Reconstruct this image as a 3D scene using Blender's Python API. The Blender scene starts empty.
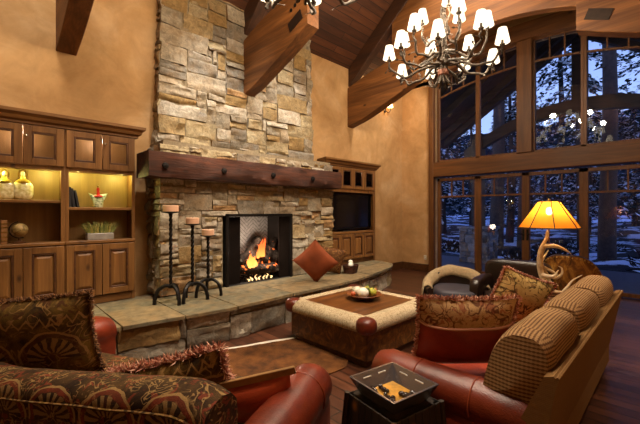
import bpy, bmesh, math, random
from math import sin, cos, pi, radians, sqrt, atan2
from mathutils import Vector, Matrix, Euler, noise

S = bpy.context.scene
COL = S.collection
rnd = random.Random(7)

# ------------------------------------------------------------------ camera
cam_d = bpy.data.cameras.new('camera')
cam = bpy.data.objects.new('camera', cam_d); COL.objects.link(cam)
cam.location = (0, 0, 1.6)
cam.rotation_euler = (radians(90), 0, radians(45.8 - 90))
cam_d.sensor_width = 36.0
cam_d.lens = 350.0 / 640.0 * 36.0
cam_d.clip_start = 0.05; cam_d.clip_end = 300
S.camera = cam

# ------------------------------------------------------------------ world: winter dusk
W = bpy.data.worlds.new('dusk'); S.world = W; W.use_nodes = True
wn = W.node_tree; wn.nodes.clear()
wo = wn.nodes.new('ShaderNodeOutputWorld'); wb = wn.nodes.new('ShaderNodeBackground')
wtc = wn.nodes.new('ShaderNodeTexCoord'); wsx = wn.nodes.new('ShaderNodeSeparateXYZ'); wr = wn.nodes.new('ShaderNodeValToRGB')
wn.links.new(wtc.outputs['Generated'], wsx.inputs[0]); wn.links.new(wsx.outputs['Z'], wr.inputs[0])
wr.color_ramp.elements[0].position = 0.0; wr.color_ramp.elements[0].color = (0.42, 0.58, 1.0, 1)
wr.color_ramp.elements[1].position = 0.6; wr.color_ramp.elements[1].color = (0.10, 0.18, 0.62, 1)
wn.links.new(wr.outputs[0], wb.inputs[0]); wb.inputs[1].default_value = 0.8
wn.links.new(wb.outputs[0], wo.inputs[0])

# ------------------------------------------------------------------ lights of the room and added fill
def lamp(kind, name, loc, power, col, radius=0.05, aim=None, angle=60, blend=0.6):
    d = bpy.data.lights.new(name, kind); d.energy = power; d.color = col
    if kind in ('POINT', 'SPOT'): d.shadow_soft_size = radius
    if kind == 'SPOT': d.spot_size = radians(angle); d.spot_blend = blend
    o = bpy.data.objects.new(name, d); COL.objects.link(o); o.location = loc
    if aim is not None:
        o.rotation_euler = (Vector(aim) - Vector(loc)).to_track_quat('-Z', 'Y').to_euler()
    return o
WARM = (1.0, 0.84, 0.65); HAL = (1.0, 0.96, 0.90)
# recessed ceiling spots that wash the stone chimney
lamp('SPOT', 'wash_or_fill_spot', (2.5, 3.7, 6.3), 480, HAL, .06, (2.75, 5.3, 2.75), 36, .8)
lamp('SPOT', 'wash_or_fill_spot', (4.15, 3.7, 6.3), 330, HAL, .06, (4.1, 5.3, 2.8), 36, .8)
# unseen spots added above the seating as general fill
lamp('SPOT', 'wash_or_fill_spot', (1.3, 2.7, 6.9), 420, WARM, .12, (1.1, 2.9, 0), 80, .8)
lamp('SPOT', 'wash_or_fill_spot', (3.4, 2.0, 6.9), 520, WARM, .12, (3.1, 2.4, 0), 80, .8)
lamp('SPOT', 'wash_or_fill_spot', (5.9, 2.7, 6.9), 380, WARM, .12, (5.6, 3.0, 0), 90, .8)
lamp('SPOT', 'wash_or_fill_spot', (2.2, .6, 5.9), 420, WARM, .2, (2.9, 3.9, .2), 62, .8)  # extra spot added on the near side to brighten the hearth front
lamp('SPOT', 'wash_or_fill_spot', (3.6, -.6, 4.95), 240, WARM, .2, (3.2, .4, .3), 70, .8)  # extra spot added to lighten the right sofa's outside back and floor
# unseen fill spots added to brighten the plaster
lamp('SPOT', 'wash_or_fill_spot', (.3, 2.9, 6.6), 330, WARM, .5, (.3, 5.5, 3.6), 90, .9)
lamp('SPOT', 'wash_or_fill_spot', (6.9, 2.9, 6.6), 330, WARM, .4, (7.6, 5.5, 2.6), 80, .9)

S.view_settings.view_transform = 'Standard'
S.view_settings.look = 'None'
S.view_settings.exposure = 1.1
S.view_settings.gamma = 1.0
S.view_settings.use_curve_mapping = False

# ------------------------------------------------------------------ room numbers
WY = 5.5          # fireplace wall
EX = 8.6          # window wall
RY = 2.36         # ridge
NY = 2 * RY - WY  # wall behind the camera
WX = -2.6
EAVE = 5.0; SLOPE = 0.85
HZ = 0.43         # hearth top
CF = 5.2          # cabinet face
BF = 4.93         # lower breast face

# ------------------------------------------------------------------ mesh helpers
class MB:
    def __init__(s): s.v = []; s.f = []; s.uv = []
    def add(s, vs, fs, uvs=None, M=None):
        b = len(s.v)
        for p in vs:
            p = Vector(p)
            s.v.append(M @ p if M is not None else p)
        for i, f in enumerate(fs):
            s.f.append([b + k for k in f]); s.uv.append(uvs[i] if uvs else None)
        return s
    def box(s, x0, x1, y0, y1, z0, z1, M=None):
        vs = [(x, y, z) for x in (x0, x1) for y in (y0, y1) for z in (z0, z1)]
        fs = [(0, 1, 3, 2), (4, 6, 7, 5), (0, 4, 5, 1), (2, 3, 7, 6), (0, 2, 6, 4), (1, 5, 7, 3)]
        return s.add(vs, fs, None, M)
    def cbox(s, c, d, M=None):
        return s.box(c[0]-d[0]/2, c[0]+d[0]/2, c[1]-d[1]/2, c[1]+d[1]/2, c[2]-d[2]/2, c[2]+d[2]/2, M)
    def tube(s, pts, rad, n=8, M=None, twist=0.0):
        pts = [Vector(p) for p in pts]; k = len(pts)
        if not isinstance(rad, (list, tuple)): rad = [rad] * k
        vs = []; prev = None
        for i in range(k):
            t = (pts[min(i+1, k-1)] - pts[max(i-1, 0)])
            if t.length < 1e-9: t = Vector((0, 0, 1))
            t.normalize()
            if prev is None:
                a = Vector((0, 0, 1)) if abs(t.z) < .9 else Vector((1, 0, 0))
                nrm = (a - t * a.dot(t)).normalized()
            else:
                nrm = prev - t * prev.dot(t)
                nrm = nrm.normalized() if nrm.length > 1e-6 else t.orthogonal().normalized()
            prev = nrm; bn = t.cross(nrm)
            for j in range(n):
                a = 2*pi*j/n + twist*i
                vs.append(pts[i] + (nrm*cos(a) + bn*sin(a)) * rad[i])
        fs = []; uv = []
        for i in range(k-1):
            for j in range(n):
                fs.append((i*n+j, i*n+(j+1) % n, (i+1)*n+(j+1) % n, (i+1)*n+j))
        fs.append(tuple(range(n))[::-1]); fs.append(tuple((k-1)*n + j for j in range(n)))
        return s.add(vs, fs, None, M)
    def lathe(s, prof, n=24, M=None, c=(0, 0)):
        vs = []; k = len(prof)
        for r, z in prof:
            for j in range(n):
                a = 2*pi*j/n; vs.append((c[0]+r*cos(a), c[1]+r*sin(a), z))
        fs = [(i*n+j, i*n+(j+1) % n, (i+1)*n+(j+1) % n, (i+1)*n+j) for i in range(k-1) for j in range(n)]
        if prof[0][0] > 1e-5: fs.append(tuple(range(n))[::-1])
        if prof[-1][0] > 1e-5: fs.append(tuple((k-1)*n+j for j in range(n)))
        return s.add(vs, fs, None, M)
    def sell(s, c, a, e1=1., e2=1., nu=24, nv=14, M=None):
        # superellipsoid
        def pw(x, e): return math.copysign(abs(x)**e, x)
        vs = []
        for i in range(nv+1):
            t = -pi/2 + pi*i/nv
            for j in range(nu):
                p = 2*pi*j/nu
                vs.append((c[0]+a[0]*pw(cos(t), e1)*pw(cos(p), e2), c[1]+a[1]*pw(cos(t), e1)*pw(sin(p), e2), c[2]+a[2]*pw(sin(t), e1)))
        fs = [(i*nu+j, i*nu+(j+1) % nu, (i+1)*nu+(j+1) % nu, (i+1)*nu+j) for i in range(nv) for j in range(nu)]
        return s.add(vs, fs, None, M)
    def prism(s, poly, axis, a, b, M=None):
        # poly: list of 2D points in the other two axes, extruded a..b along axis
        def mk(p, t):
            return {'x': (t, p[0], p[1]), 'y': (p[0], t, p[1]), 'z': (p[0], p[1], t)}[axis]
        n = len(poly); vs = [mk(p, a) for p in poly] + [mk(p, b) for p in poly]
        fs = [tuple(range(n))[::-1], tuple(range(n, 2*n))] + [(i, (i+1) % n, n+(i+1) % n, n+i) for i in range(n)]
        return s.add(vs, fs, None, M)
    def strip(s, rows, closed=False, uvw=None):
        # rows: list of equal-length point lists
        k = len(rows); n = len(rows[0]); vs = [p for r in rows for p in r]; fs = []; uv = []
        for i in range(k-1):
            for j in range(n if closed else n-1):
                j2 = (j+1) % n
                fs.append((i*n+j, i*n+j2, (i+1)*n+j2, (i+1)*n+j))
                if uvw: uv.append([uvw[i][j], uvw[i][j+1] if j+1 < len(uvw[i]) else uvw[i][j2], uvw[i+1][j+1] if j+1 < len(uvw[i]) else uvw[i+1][j2], uvw[i+1][j]])
        return s.add(vs, fs, uv if uvw else None)
    def mesh(s, name, smooth=35):
        me = bpy.data.meshes.new(name)
        me.from_pydata([tuple(p) for p in s.v], [], s.f)
        bm = bmesh.new(); bm.from_mesh(me)
        bmesh.ops.recalc_face_normals(bm, faces=bm.faces[:])
        uvl = bm.loops.layers.uv.new('UVMap')
        bm.faces.ensure_lookup_table()
        for i, f in enumerate(bm.faces):
            u = s.uv[i]
            if u:
                m = {tuple(s.v[vi]): u[q] for q, vi in enumerate(s.f[i])}
                for l in f.loops:
                    key = s.f[i].index(l.vert.index)
                    l[uvl].uv = u[key]
            else:
                n = f.normal; ax = max(range(3), key=lambda q: abs(n[q]))
                o = [(1, 2), (0, 2), (0, 1)][ax]
                for l in f.loops: l[uvl].uv = (l.vert.co[o[0]], l.vert.co[o[1]])
        bm.to_mesh(me); bm.free()
        if smooth:
            me.shade_smooth(); me.set_sharp_from_angle(angle=radians(smooth))
        return me

def link(name, me, mat, parent=None, bevel=None):
    o = bpy.data.objects.new(name, me); COL.objects.link(o)
    if mat is not None and not me.materials: me.materials.append(mat)
    if parent is not None: o.parent = parent
    if bevel:
        b = o.modifiers.new('bevel', 'BEVEL'); b.width = bevel; b.segments = 2; b.limit_method = 'ANGLE'; b.angle_limit = radians(40)
    return o
def part(name, mb, mat, parent, smooth=35, bevel=None, label=None, sub=0, kind=None):
    o = link(name, mb.mesh(name, smooth), mat, parent, bevel)
    if sub:
        m = o.modifiers.new('sub', 'SUBSURF'); m.levels = sub; m.render_levels = sub
    if label: o['label'] = label
    if kind: o['kind'] = kind
    return o
def root(name, label, cat, loc=(0, 0, 0), rot=0, group=None):
    o = bpy.data.objects.new(name, None); COL.objects.link(o)
    o.empty_display_size = .1
    o.location = loc; o.rotation_euler = rot if isinstance(rot, tuple) else (0, 0, rot)
    o['label'] = label; o['category'] = cat
    if group: o['group'] = group
    return o
def solo(name, mb, mat, label, cat, loc=(0, 0, 0), rot=0, group=None, smooth=35, bevel=None, kind=None):
    o = link(name, mb.mesh(name, smooth), mat, None, bevel)
    o.location = loc; o.rotation_euler = rot if isinstance(rot, tuple) else (0, 0, rot)
    o['label'] = label; o['category'] = cat
    if group: o['group'] = group
    if kind: o['kind'] = kind
    return o
def struct(name, mb, mat, label, cat, smooth=35, bevel=None):
    o = solo(name, mb, mat, label, cat, smooth=smooth, bevel=bevel); o['kind'] = 'structure'; return o
def copy_tree(o, parent=None):
    c = o.copy(); COL.objects.link(c)
    if parent is not None: c.parent = parent
    for ch in list(o.children): copy_tree(ch, c)
    return c
def again(src, label, loc, rot=None, scale=None):
    c = copy_tree(src); c.location = loc; c['label'] = label
    if rot is not None: c.rotation_euler = rot if isinstance(rot, tuple) else (0, 0, rot)
    if scale is not None: c.scale = scale if isinstance(scale, tuple) else (scale,)*3
    return c
def RX(a): return Matrix.Rotation(a, 4, 'X')
def RYm(a): return Matrix.Rotation(a, 4, 'Y')
def RZ(a): return Matrix.Rotation(a, 4, 'Z')
def T(x, y, z): return Matrix.Translation((x, y, z))
def smoothcurve(pts, n=6):
    # Catmull-Rom through 3D points
    P = [Vector(p) for p in pts]; P = [2*P[0]-P[1]] + P + [2*P[-1]-P[-2]]; out = []
    for i in range(1, len(P)-2):
        for k in range(n):
            t = k/n
            out.append(.5*((2*P[i]) + (P[i+1]-P[i-1])*t + (2*P[i-1]-5*P[i]+4*P[i+1]-P[i+2])*t*t + (3*P[i]-P[i-1]-3*P[i+1]+P[i+2])*t**3))
    out.append(P[-2]); return out
def lerp(a, b, t): return a + (b-a)*t

# ------------------------------------------------------------------ material helpers
class MT:
    def __init__(s, name, rough=.6, spec=.5, metal=0.):
        s.m = bpy.data.materials.new(name); s.m.use_nodes = True
        s.t = s.m.node_tree; s.b = s.t.nodes['Principled BSDF']; s.out = s.t.nodes['Material Output']
        s.b.inputs['Roughness'].default_value = rough; s.b.inputs['Metallic'].default_value = metal
        s.b.inputs['Specular IOR Level'].default_value = spec
    def n(s, typ, **kw):
        nd = s.t.nodes.new('ShaderNode' + typ)
        for k, v in kw.items(): setattr(nd, k, v)
        return nd
    def L(s, a, b): s.t.links.new(a, b)
    def co(s, kind='Object', scale=(1, 1, 1), rot=(0, 0, 0), loc=(0, 0, 0), rndshift=False):
        tc = s.n('TexCoord'); mp = s.n('Mapping')
        mp.inputs['Scale'].default_value = scale; mp.inputs['Rotation'].default_value = rot; mp.inputs['Location'].default_value = loc
        src = tc.outputs[kind]
        if rndshift:
            oi = s.n('ObjectInfo'); ad = s.n('VectorMath', operation='ADD'); ml = s.n('Math', operation='MULTIPLY'); ml.inputs[1].default_value = 17.
            s.L(oi.outputs['Random'], ml.inputs[0]); s.L(src, ad.inputs[0]); s.L(ml.outputs[0], ad.inputs[1]); src = ad.outputs[0]
        s.L(src, mp.inputs['Vector']); return mp.outputs[0]
    def noise(s, vec, scale=5, detail=6, rough=.55, dist=0.):
        n = s.n('TexNoise'); n.inputs['Scale'].default_value = scale; n.inputs['Detail'].default_value = detail
        n.inputs['Roughness'].default_value = rough; n.inputs['Distortion'].default_value = dist
        s.L(vec, n.inputs['Vector']); return n.outputs['Fac']
    def vor(s, vec, scale=5, feature='F1', out='Distance', rand=1.):
        n = s.n('TexVoronoi', feature=feature); n.inputs['Scale'].default_value = scale; n.inputs['Randomness'].default_value = rand
        s.L(vec, n.inputs['Vector']); return n.outputs[out]
    def ramp(s, fac, stops, interp='LINEAR'):
        r = s.n('ValToRGB'); cr = r.color_ramp; cr.interpolation = interp
        while len(cr.elements) > 1: cr.elements.remove(cr.elements[-1])
        for i, (p, c) in enumerate(stops):
            e = cr.elements[0] if i == 0 else cr.elements.new(p)
            e.position = p; e.color = (c[0], c[1], c[2], 1) if not isinstance(c, (int, float)) else (c, c, c, 1)
        s.L(fac, r.inputs[0]); return r.outputs[0]
    def math(s, op, a, b=None, c=None, clamp=False):
        m = s.n('Math', operation=op); m.use_clamp = clamp
        for i, x in enumerate((a, b, c)):
            if x is None: continue
            if isinstance(x, (int, float)): m.inputs[i].default_value = x
            else: s.L(x, m.inputs[i])
        return m.outputs[0]
    def mix(s, fac, a, b, blend='MIX'):
        m = s.n('Mix', data_type='RGBA', blend_type=blend)
        for sock, x in ((m.inputs['Factor'], fac), (m.inputs[6], a), (m.inputs[7], b)):
            if isinstance(x, (int, float)): sock.default_value = x
            elif isinstance(x, tuple): sock.default_value = (x[0], x[1], x[2], 1)
            else: s.L(x, sock)
        return m.outputs[2]
    def col(s, c):
        if isinstance(c, tuple): s.b.inputs['Base Color'].default_value = (c[0], c[1], c[2], 1)
        else: s.L(c, s.b.inputs['Base Color'])
    def bump(s, h, strength=.3, dist=.02):
        b = s.n('Bump'); b.inputs['Strength'].default_value = strength; b.inputs['Distance'].default_value = dist
        s.L(h, b.inputs['Height']); s.L(b.outputs[0], s.b.inputs['Normal'])
    def sep(s, vec):
        x = s.n('SeparateXYZ'); s.L(vec, x.inputs[0]); return x.outputs[0], x.outputs[1], x.outputs[2]
def hexc(h):
    f = lambda c: ((c/255)/12.92 if c/255 <= .04045 else ((c/255+.055)/1.055)**2.4)
    return tuple(f(int(h[i:i+2], 16)) for i in (0, 2, 4))

def wood(name, c1, c2, axis='z', rough=.5, knots=False, stretch=.08, scale=9, bumps=.15):
    m = MT(name, rough, .4)
    sc = {'x': (stretch, 1, 1), 'y': (1, stretch, 1), 'z': (1, 1, stretch)}[axis]
    v = m.co('Object', sc, rndshift=True)
    n1 = m.noise(v, scale, 8, .6, .8); n2 = m.noise(v, scale*5, 3, .6, .3)
    c = m.ramp(n1, [(.32, hexc(c1)), (.68, hexc(c2))])
    c = m.mix(m.math('MULTIPLY', m.ramp(n2, [(.4, 1.), (.6, 0.)]), .35), c, hexc(c1))
    if knots:
        sk = {'x': (.5, 1, 1), 'y': (1, .5, 1), 'z': (1, 1, .5)}[axis]
        k = m.vor(m.co('Object', sk, rndshift=True), 4.2)
        c = m.mix(m.ramp(k, [(.05, .85), (.13, 0.)]), c, hexc('2a1408'))
    m.col(c); m.bump(n2, bumps, .01); return m.m
def plain(name, c, rough=.6, metal=0., var=.25, scale=8, bump=.1, spec=.5):
    m = MT(name, rough, spec, metal); cc = hexc(c); n = m.noise(m.co('Object', rndshift=True), scale, 5)
    m.col(m.ramp(n, [(.3, tuple(x*(1-var) for x in cc)), (.7, tuple(min(1, x*(1+var)) for x in cc))]))
    if bump: m.bump(n, bump, .01)
    return m.m
def leather(name, c1, c2, rough=.38):
    m = MT(name, rough, .5); v = m.co('Object', rndshift=True)
    n = m.noise(v, 4, 5, .6, .5); c = m.ramp(n, [(.3, hexc(c1)), (.7, hexc(c2))])
    m.col(c); vv = m.vor(v, 140); n2 = m.noise(v, 9, 4)
    h = m.math('ADD', m.math('MULTIPLY', vv, .25), n2); m.bump(h, .18, .02); return m.m
def emit(name, c, strength):
    m = MT(name); m.col((0, 0, 0)); m.b.inputs['Emission Color'].default_value = (*c, 1); m.b.inputs['Emission Strength'].default_value = strength; return m.m

def stone_mat(name, stops, bump=.5, noise_sc=14):
    m = MT(name, .85, .25); g = m.n('NewGeometry'); v = m.co('Object')
    c = m.ramp(g.outputs['Random Per Island'], stops, 'CONSTANT')
    n1 = m.noise(v, noise_sc, 8, .65, .6); n2 = m.noise(v, 4.5, 4)
    c = m.mix(.75, c, m.ramp(n1, [(.3, .36), (.5, .85), (.7, 1.4)]), 'MULTIPLY')
    c = m.mix(m.math('MULTIPLY', m.ramp(n2, [(.45, 0.), (.65, 1.)]), .32), c, hexc('8c6a3c'))
    m.col(c); m.bump(n1, bump, .02); return m.m
def tapestry(name, bg1, bg2, line, accent, P=.42, v0=.0, zig=None, vsc=16, motif=True):
    m = MT(name, .85, .2); uvv = m.co('UV'); u, v, _ = m.sep(uvv)
    n = m.noise(uvv, 7, 5, .6, .6); base = m.ramp(n, [(.36, hexc(bg1)), (.62, hexc(bg2))])
    nw = m.n('TexNoise'); nw.inputs['Scale'].default_value = 9.; m.L(uvv, nw.inputs['Vector'])
    wv = m.n('VectorMath', operation='MULTIPLY_ADD'); wv.inputs[1].default_value = (.05, .05, 0); m.L(nw.outputs['Color'], wv.inputs[0]); m.L(uvv, wv.inputs[2])
    u, v, _ = m.sep(wv.outputs[0]); u = m.math('SUBTRACT', u, .025); v = m.math('SUBTRACT', v, .025)
    cn = m.noise(uvv, vsc*.55, 1.5, .5, 2.2); ln = m.math('ABSOLUTE', m.math('SUBTRACT', cn, .5))
    patch = m.ramp(m.noise(uvv, 4.5, 2), [(.42, 0.), (.5, 1.)])
    d = m.vor(wv.outputs[0], vsc*1.5)
    c = m.mix(m.math('MULTIPLY', m.ramp(m.noise(uvv, vsc*.8, 2, .5, 1.6), [(.56, 0.), (.6, 1.)]), .7), base, hexc(accent))
    c = m.mix(m.math('MULTIPLY', m.math('MULTIPLY', m.ramp(ln, [(.012, 1.), (.035, 0.)] if motif else [(.03, 1.), (.06, 0.)]), patch), .85), c, hexc(line))
    c = m.mix(m.math('MULTIPLY', m.ramp(d, [(.12, 1.), (.22, 0.)]), .5), c, hexc(line))
    if motif:
        fu = m.math('MULTIPLY', m.math('SUBTRACT', m.math('FRACT', m.math('DIVIDE', u, P)), .5), P)
        fv = m.math('SUBTRACT', v, v0)
        r = m.math('SQRT', m.math('ADD', m.math('MULTIPLY', fu, fu), m.math('MULTIPLY', fv, fv)))
        th = m.math('ARCTAN2', fv, fu)
        rays = m.math('GREATER_THAN', m.math('SINE', m.math('MULTIPLY', th, 15.)), -.1)
        R = P*.36
        disk = m.math('LESS_THAN', r, R); core = m.math('GREATER_THAN', r, R*.3)
        up = m.math('GREATER_THAN', fv, -.02)
        fan = m.math('MULTIPLY', m.math('MULTIPLY', disk, core), up)
        c = m.mix(m.math('MULTIPLY', fan, .75), c, hexc('2c1d12'))
        c = m.mix(m.math('MULTIPLY', m.math('MULTIPLY', fan, rays), .7), c, hexc(line))
        ring = m.math('MULTIPLY', m.math('MULTIPLY', m.math('GREATER_THAN', r, R*1.02), m.math('LESS_THAN', r, R*1.22)), up)
        c = m.mix(m.math('MULTIPLY', ring, .55), c, hexc(accent))
        rim = m.math('MULTIPLY', m.math('MULTIPLY', m.math('GREATER_THAN', r, R*1.22), m.math('LESS_THAN', r, R*1.32)), up)
        c = m.mix(m.math('MULTIPLY', rim, .9), c, hexc(line))
    if zig is not None:
        zz = m.math('MULTIPLY', m.math('ABSOLUTE', m.math('SUBTRACT', m.math('FRACT', m.math('DIVIDE', u, .075)), .5)), .11)
        dd = m.math('ABSOLUTE', m.math('SUBTRACT', m.math('SUBTRACT', v, zig), zz))
        c = m.mix(m.math('MULTIPLY', m.math('LESS_THAN', dd, .009), .85), c, hexc(line))
    w = m.noise(uvv, 160, 2); c = m.mix(.35, c, m.ramp(w, [(.35, .5), (.65, 1.4)]), 'MULTIPLY')
    m.col(c); m.bump(w, .25, .01); return m.m
def check(name, c1, c2, P=.02, mixf=.8):
    m = MT(name, .9, .15); uvv = m.co('UV'); u, v, _ = m.sep(uvv)
    nd = m.noise(uvv, 6, 3); u = m.math('ADD', u, m.math('MULTIPLY', nd, .01))
    su = m.math('SINE', m.math('MULTIPLY', u, 2*pi/P)); sv = m.math('SINE', m.math('MULTIPLY', v, 2*pi/P))
    a = m.math('GREATER_THAN', m.math('ADD', m.math('MULTIPLY', su, .45), sv), .15)
    n = m.noise(uvv, 30, 4)
    base = m.mix(m.math('MULTIPLY', n, .6), hexc(c1), hexc(c2))
    c = m.mix(m.math('MULTIPLY', a, mixf), base, hexc(c2)); m.col(c); m.bump(m.math('ADD', a, n), .2, .01); return m.m
# ------------------------------------------------------------------ materials
def plaster():
    m = MT('plaster', .85, .2); v = m.co('Object')
    n1 = m.noise(v, 1.1, 6, .6, .8); n2 = m.noise(v, 3.5, 7, .7, .8)
    c = m.ramp(n1, [(.3, hexc('a47d50')), (.52, hexc('b89264')), (.72, hexc('c6a47b'))])
    c = m.mix(.5, c, m.ramp(n2, [(.33, .74), (.67, 1.2)]), 'MULTIPLY'); m.col(c); m.bump(n2, .12, .02); return m.m
def planks(name, c1, c2, c3, w, length, rough, gap=.006, along='y', co='Object'):
    m = MT(name, rough, .5)
    v = m.co(co, (1, 1, 1), (0, 0, pi/2) if along == 'y' else (0, 0, 0))
    b = m.n('TexBrick'); b.offset = .37; b.inputs['Scale'].default_value = 1.; b.inputs['Mortar Size'].default_value = gap
    b.inputs['Brick Width'].default_value = length; b.inputs['Row Height'].default_value = w; b.inputs['Bias'].default_value = 0.
    b.inputs['Color1'].default_value = (0, 0, 0, 1); b.inputs['Color2'].default_value = (1, 1, 1, 1); b.inputs['Mortar'].default_value = (.5, .5, .5, 1)
    m.L(v, b.inputs['Vector'])
    mp = m.n('Mapping'); mp.inputs['Scale'].default_value = (.12, 1, 1); m.L(v, mp.inputs['Vector'])
    ad = m.n('VectorMath', operation='ADD'); m.L(mp.outputs[0], ad.inputs[0]); m.L(b.outputs['Color'], ad.inputs[1])
    g = m.noise(ad.outputs[0], 12, 7, .6, .6)
    c = m.ramp(b.outputs['Color'], [(0., hexc(c1)), (.5, hexc(c2)), (1., hexc(c3))])
    c = m.mix(.8, c, m.ramp(g, [(.3, .45), (.7, 1.35)]), 'MULTIPLY')
    c = m.mix(b.outputs['Fac'], c, hexc('120a06')); m.col(c)
    m.bump(m.math('ADD', m.math('MULTIPLY', b.outputs['Fac'], -2.), m.math('MULTIPLY', g, .5)), .25, .01); return m.m

M_PLASTER = plaster()
M_FLOOR = planks('floor_boards', '3a2014', '4b2a1b', '5d3826', .13, 1.9, .34)
M_CEIL = planks('ceiling_boards', '3c2010', '4a2915', '5a331b', .15, 2.8, .6, along='x', co='UV')
M_TIMBER = {a: wood('timber_'+a, '4c2b10', '86562a', a, .6, True, .06, 7, .3) for a in 'xyz'}
M_CAB = {a: wood('alder_'+a, '5f3d1c', '8c6032', a, .45, True, .07, 8, .1) for a in 'xyz'}
M_CABD = wood('alder_dark', '3d2210', '5f3a1b', 'x', .5, False, .07, 9, .1)
M_CABIN = wood('alder_back', '7a5a30', '937040', 'z', .55, False, .07, 8, .05)
M_FRAME = {a: wood('window_wood_'+a, '4a2c13', '764a22', a, .5, False, .07, 9, .12) for a in 'xyz'}
M_MANTEL = wood('hewn_mantel', '200f09', '5a2e16', 'x', .8, True, .1, 6, .9)
M_STONE = stone_mat('ledge_stone', [(0, hexc('8f836f')), (.14, hexc('9d8f79')), (.30, hexc('a79c8b')), (.44, hexc('8f744a')), (.54, hexc('a1906f')), (.66, hexc('7f7668')), (.76, hexc('b0a592')), (.88, hexc('97805a')), (.95, hexc('a5835c'))], 1.0)
M_MORTAR = plain('mortar', '84745a', .95, bump=.4, scale=30)
M_FLAG = stone_mat('flagstone', [(0, hexc('6f6650')), (.3, hexc('7d6c50')), (.6, hexc('6a634f')), (.8, hexc('85765c'))], .5, 9)
M_IRON = plain('black_iron', '1b1715', .5, .6, .3, 12, .15)
M_PLATE = plain('dark_steel', '2a1d16', .5, .5, .3, 12, .1)
M_GOLDM = plain('aged_brass', '8a6a30', .35, .8)
def glass():
    m = MT('window_glass'); t = m.n('BsdfTransparent'); g = m.n('BsdfGlossy'); g.inputs['Roughness'].default_value = .005
    t.inputs[0].default_value = (.93, .95, .97, 1)
    f = m.n('Fresnel'); f.inputs[0].default_value = 1.52; mx = m.n('MixShader')
    m.L(m.math('MULTIPLY', f.outputs[0], 1.1, clamp=True), mx.inputs[0]); m.L(t.outputs[0], mx.inputs[1]); m.L(g.outputs[0], mx.inputs[2]); m.L(mx.outputs[0], m.out.inputs[0]); return m.m
M_GLASS = glass()

# ------------------------------------------------------------------ room shell
def slopez(y): return EAVE + (WY - abs(y - RY) - RY) * SLOPE if False else EAVE + ((WY - RY) - abs(y - RY)) * SLOPE
mb = MB().box(WX-.2, EX+.35, NY-.2, WY+.2, -.2, 0); struct('floor', mb, M_FLOOR, 'dark brown plank floor of the living room', 'floor')
mb = MB().box(WX-.2, EX+.3, WY, WY+.25, 0, EAVE+.25); struct('wall_back', mb, M_PLASTER, 'tan plaster wall behind the stone fireplace', 'wall')
mb = MB().box(WX-.2, EX+.3, NY-.25, NY, 0, EAVE+.25); struct('wall_near', mb, M_PLASTER, 'tan plaster wall behind the camera', 'wall')
gp = [(NY-.25, 0), (WY+.25, 0), (WY+.25, EAVE+.05), (RY, slopez(RY)+.2), (NY-.25, EAVE+.05)]
mb = MB().prism(gp, 'x', WX-.25, WX); struct('wall_left', mb, M_PLASTER, 'tan plaster gable wall at the left end', 'wall')
# window wall: solid sides and a gable above the arched opening
def arch(y): return 5.35 - .062*(y-RY)**2 - .012*(y-RY)**4*0
Y0, Y1 = RY-2.13, RY+2.13
mb = MB()
mb.box(EX, EX+.25, Y1, WY+.25, 0, EAVE+.1)
mb.box(EX, EX+.25, NY-.25, Y0, 0, EAVE+.1)
ys = [lerp(Y0, Y1, i/24) for i in range(25)]
poly = [(y, arch(y)) for y in ys] + [(WY+.2, EAVE-.05), (WY+.2, EAVE+.05), (RY, slopez(RY)+.2), (NY-.2, EAVE+.05), (NY-.2, EAVE-.05)]
tri = []
for i in range(24):
    a, b = ys[i], ys[i+1]
    mb.prism([(a, arch(a)), (b, arch(b)), (b, max(slopez(b)+.15, arch(b)+.01)), (a, max(slopez(a)+.15, arch(a)+.01))], 'x', EX, EX+.25)
mb.prism([(Y1, EAVE), (WY+.2, EAVE), (Y1, slopez(Y1)+.15)], 'x', EX, EX+.25)
mb.prism([(Y0, EAVE), (NY-.2, EAVE), (Y0, slopez(Y0)+.15)], 'x', EX, EX+.25)
struct('wall_right', mb, M_PLASTER, 'gable wall that holds the tall arched window', 'wall')
# ceiling slopes, boards run along the ridge
for sgn, nm in ((1, 'front'), (-1, 'back')):
    ye = RY + sgn*(WY-RY+.25); L = (WY-RY+.25)
    vs = []; x0, x1 = WX-.25, EX+.3
    def P(x, t, d): return (x, RY+sgn*L*t, slopez(RY) - L*t*SLOPE + d)
    vs = [P(x0, 0, 0), P(x1, 0, 0), P(x1, 1, 0), P(x0, 1, 0), P(x0, 0, .2), P(x1, 0, .2), P(x1, 1, .2), P(x0, 1, .2)]
    sl = L*sqrt(1+SLOPE**2); q = [(x0, 0), (x1, 0), (x1, sl), (x0, sl)]
    fs = [(0, 1, 2, 3), (4, 5, 6, 7), (0, 1, 5, 4), (2, 3, 7, 6), (1, 2, 6, 5), (0, 3, 7, 4)]
    mb = MB().add(vs, fs, [q, q, q, q, q, q])
    struct('ceiling' if sgn == 1 else 'ceiling_near', mb, M_CEIL, 'dark plank ceiling slope above the %s' % ('fireplace wall' if sgn == 1 else 'camera side'), 'ceiling')
mb = MB().box(WX, EX, RY-.13, RY+.13, slopez(RY)-.5, slopez(RY)-.02)
struct('trim_1', mb, M_TIMBER['x'], 'ridge beam along the top of the vault', 'beam')
# baseboards
mb = MB().box(6.95, EX, WY-.03, WY, 0, .2); struct('baseboard_back', mb, M_CABD, 'dark wooden baseboard right of the television cabinet', 'baseboard', bevel=.006)
mb = MB().box(EX-.03, EX, Y1+.12, WY, 0, .2); struct('baseboard_right', mb, M_CABD, 'dark wooden baseboard left of the tall window', 'baseboard', bevel=.006)

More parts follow.
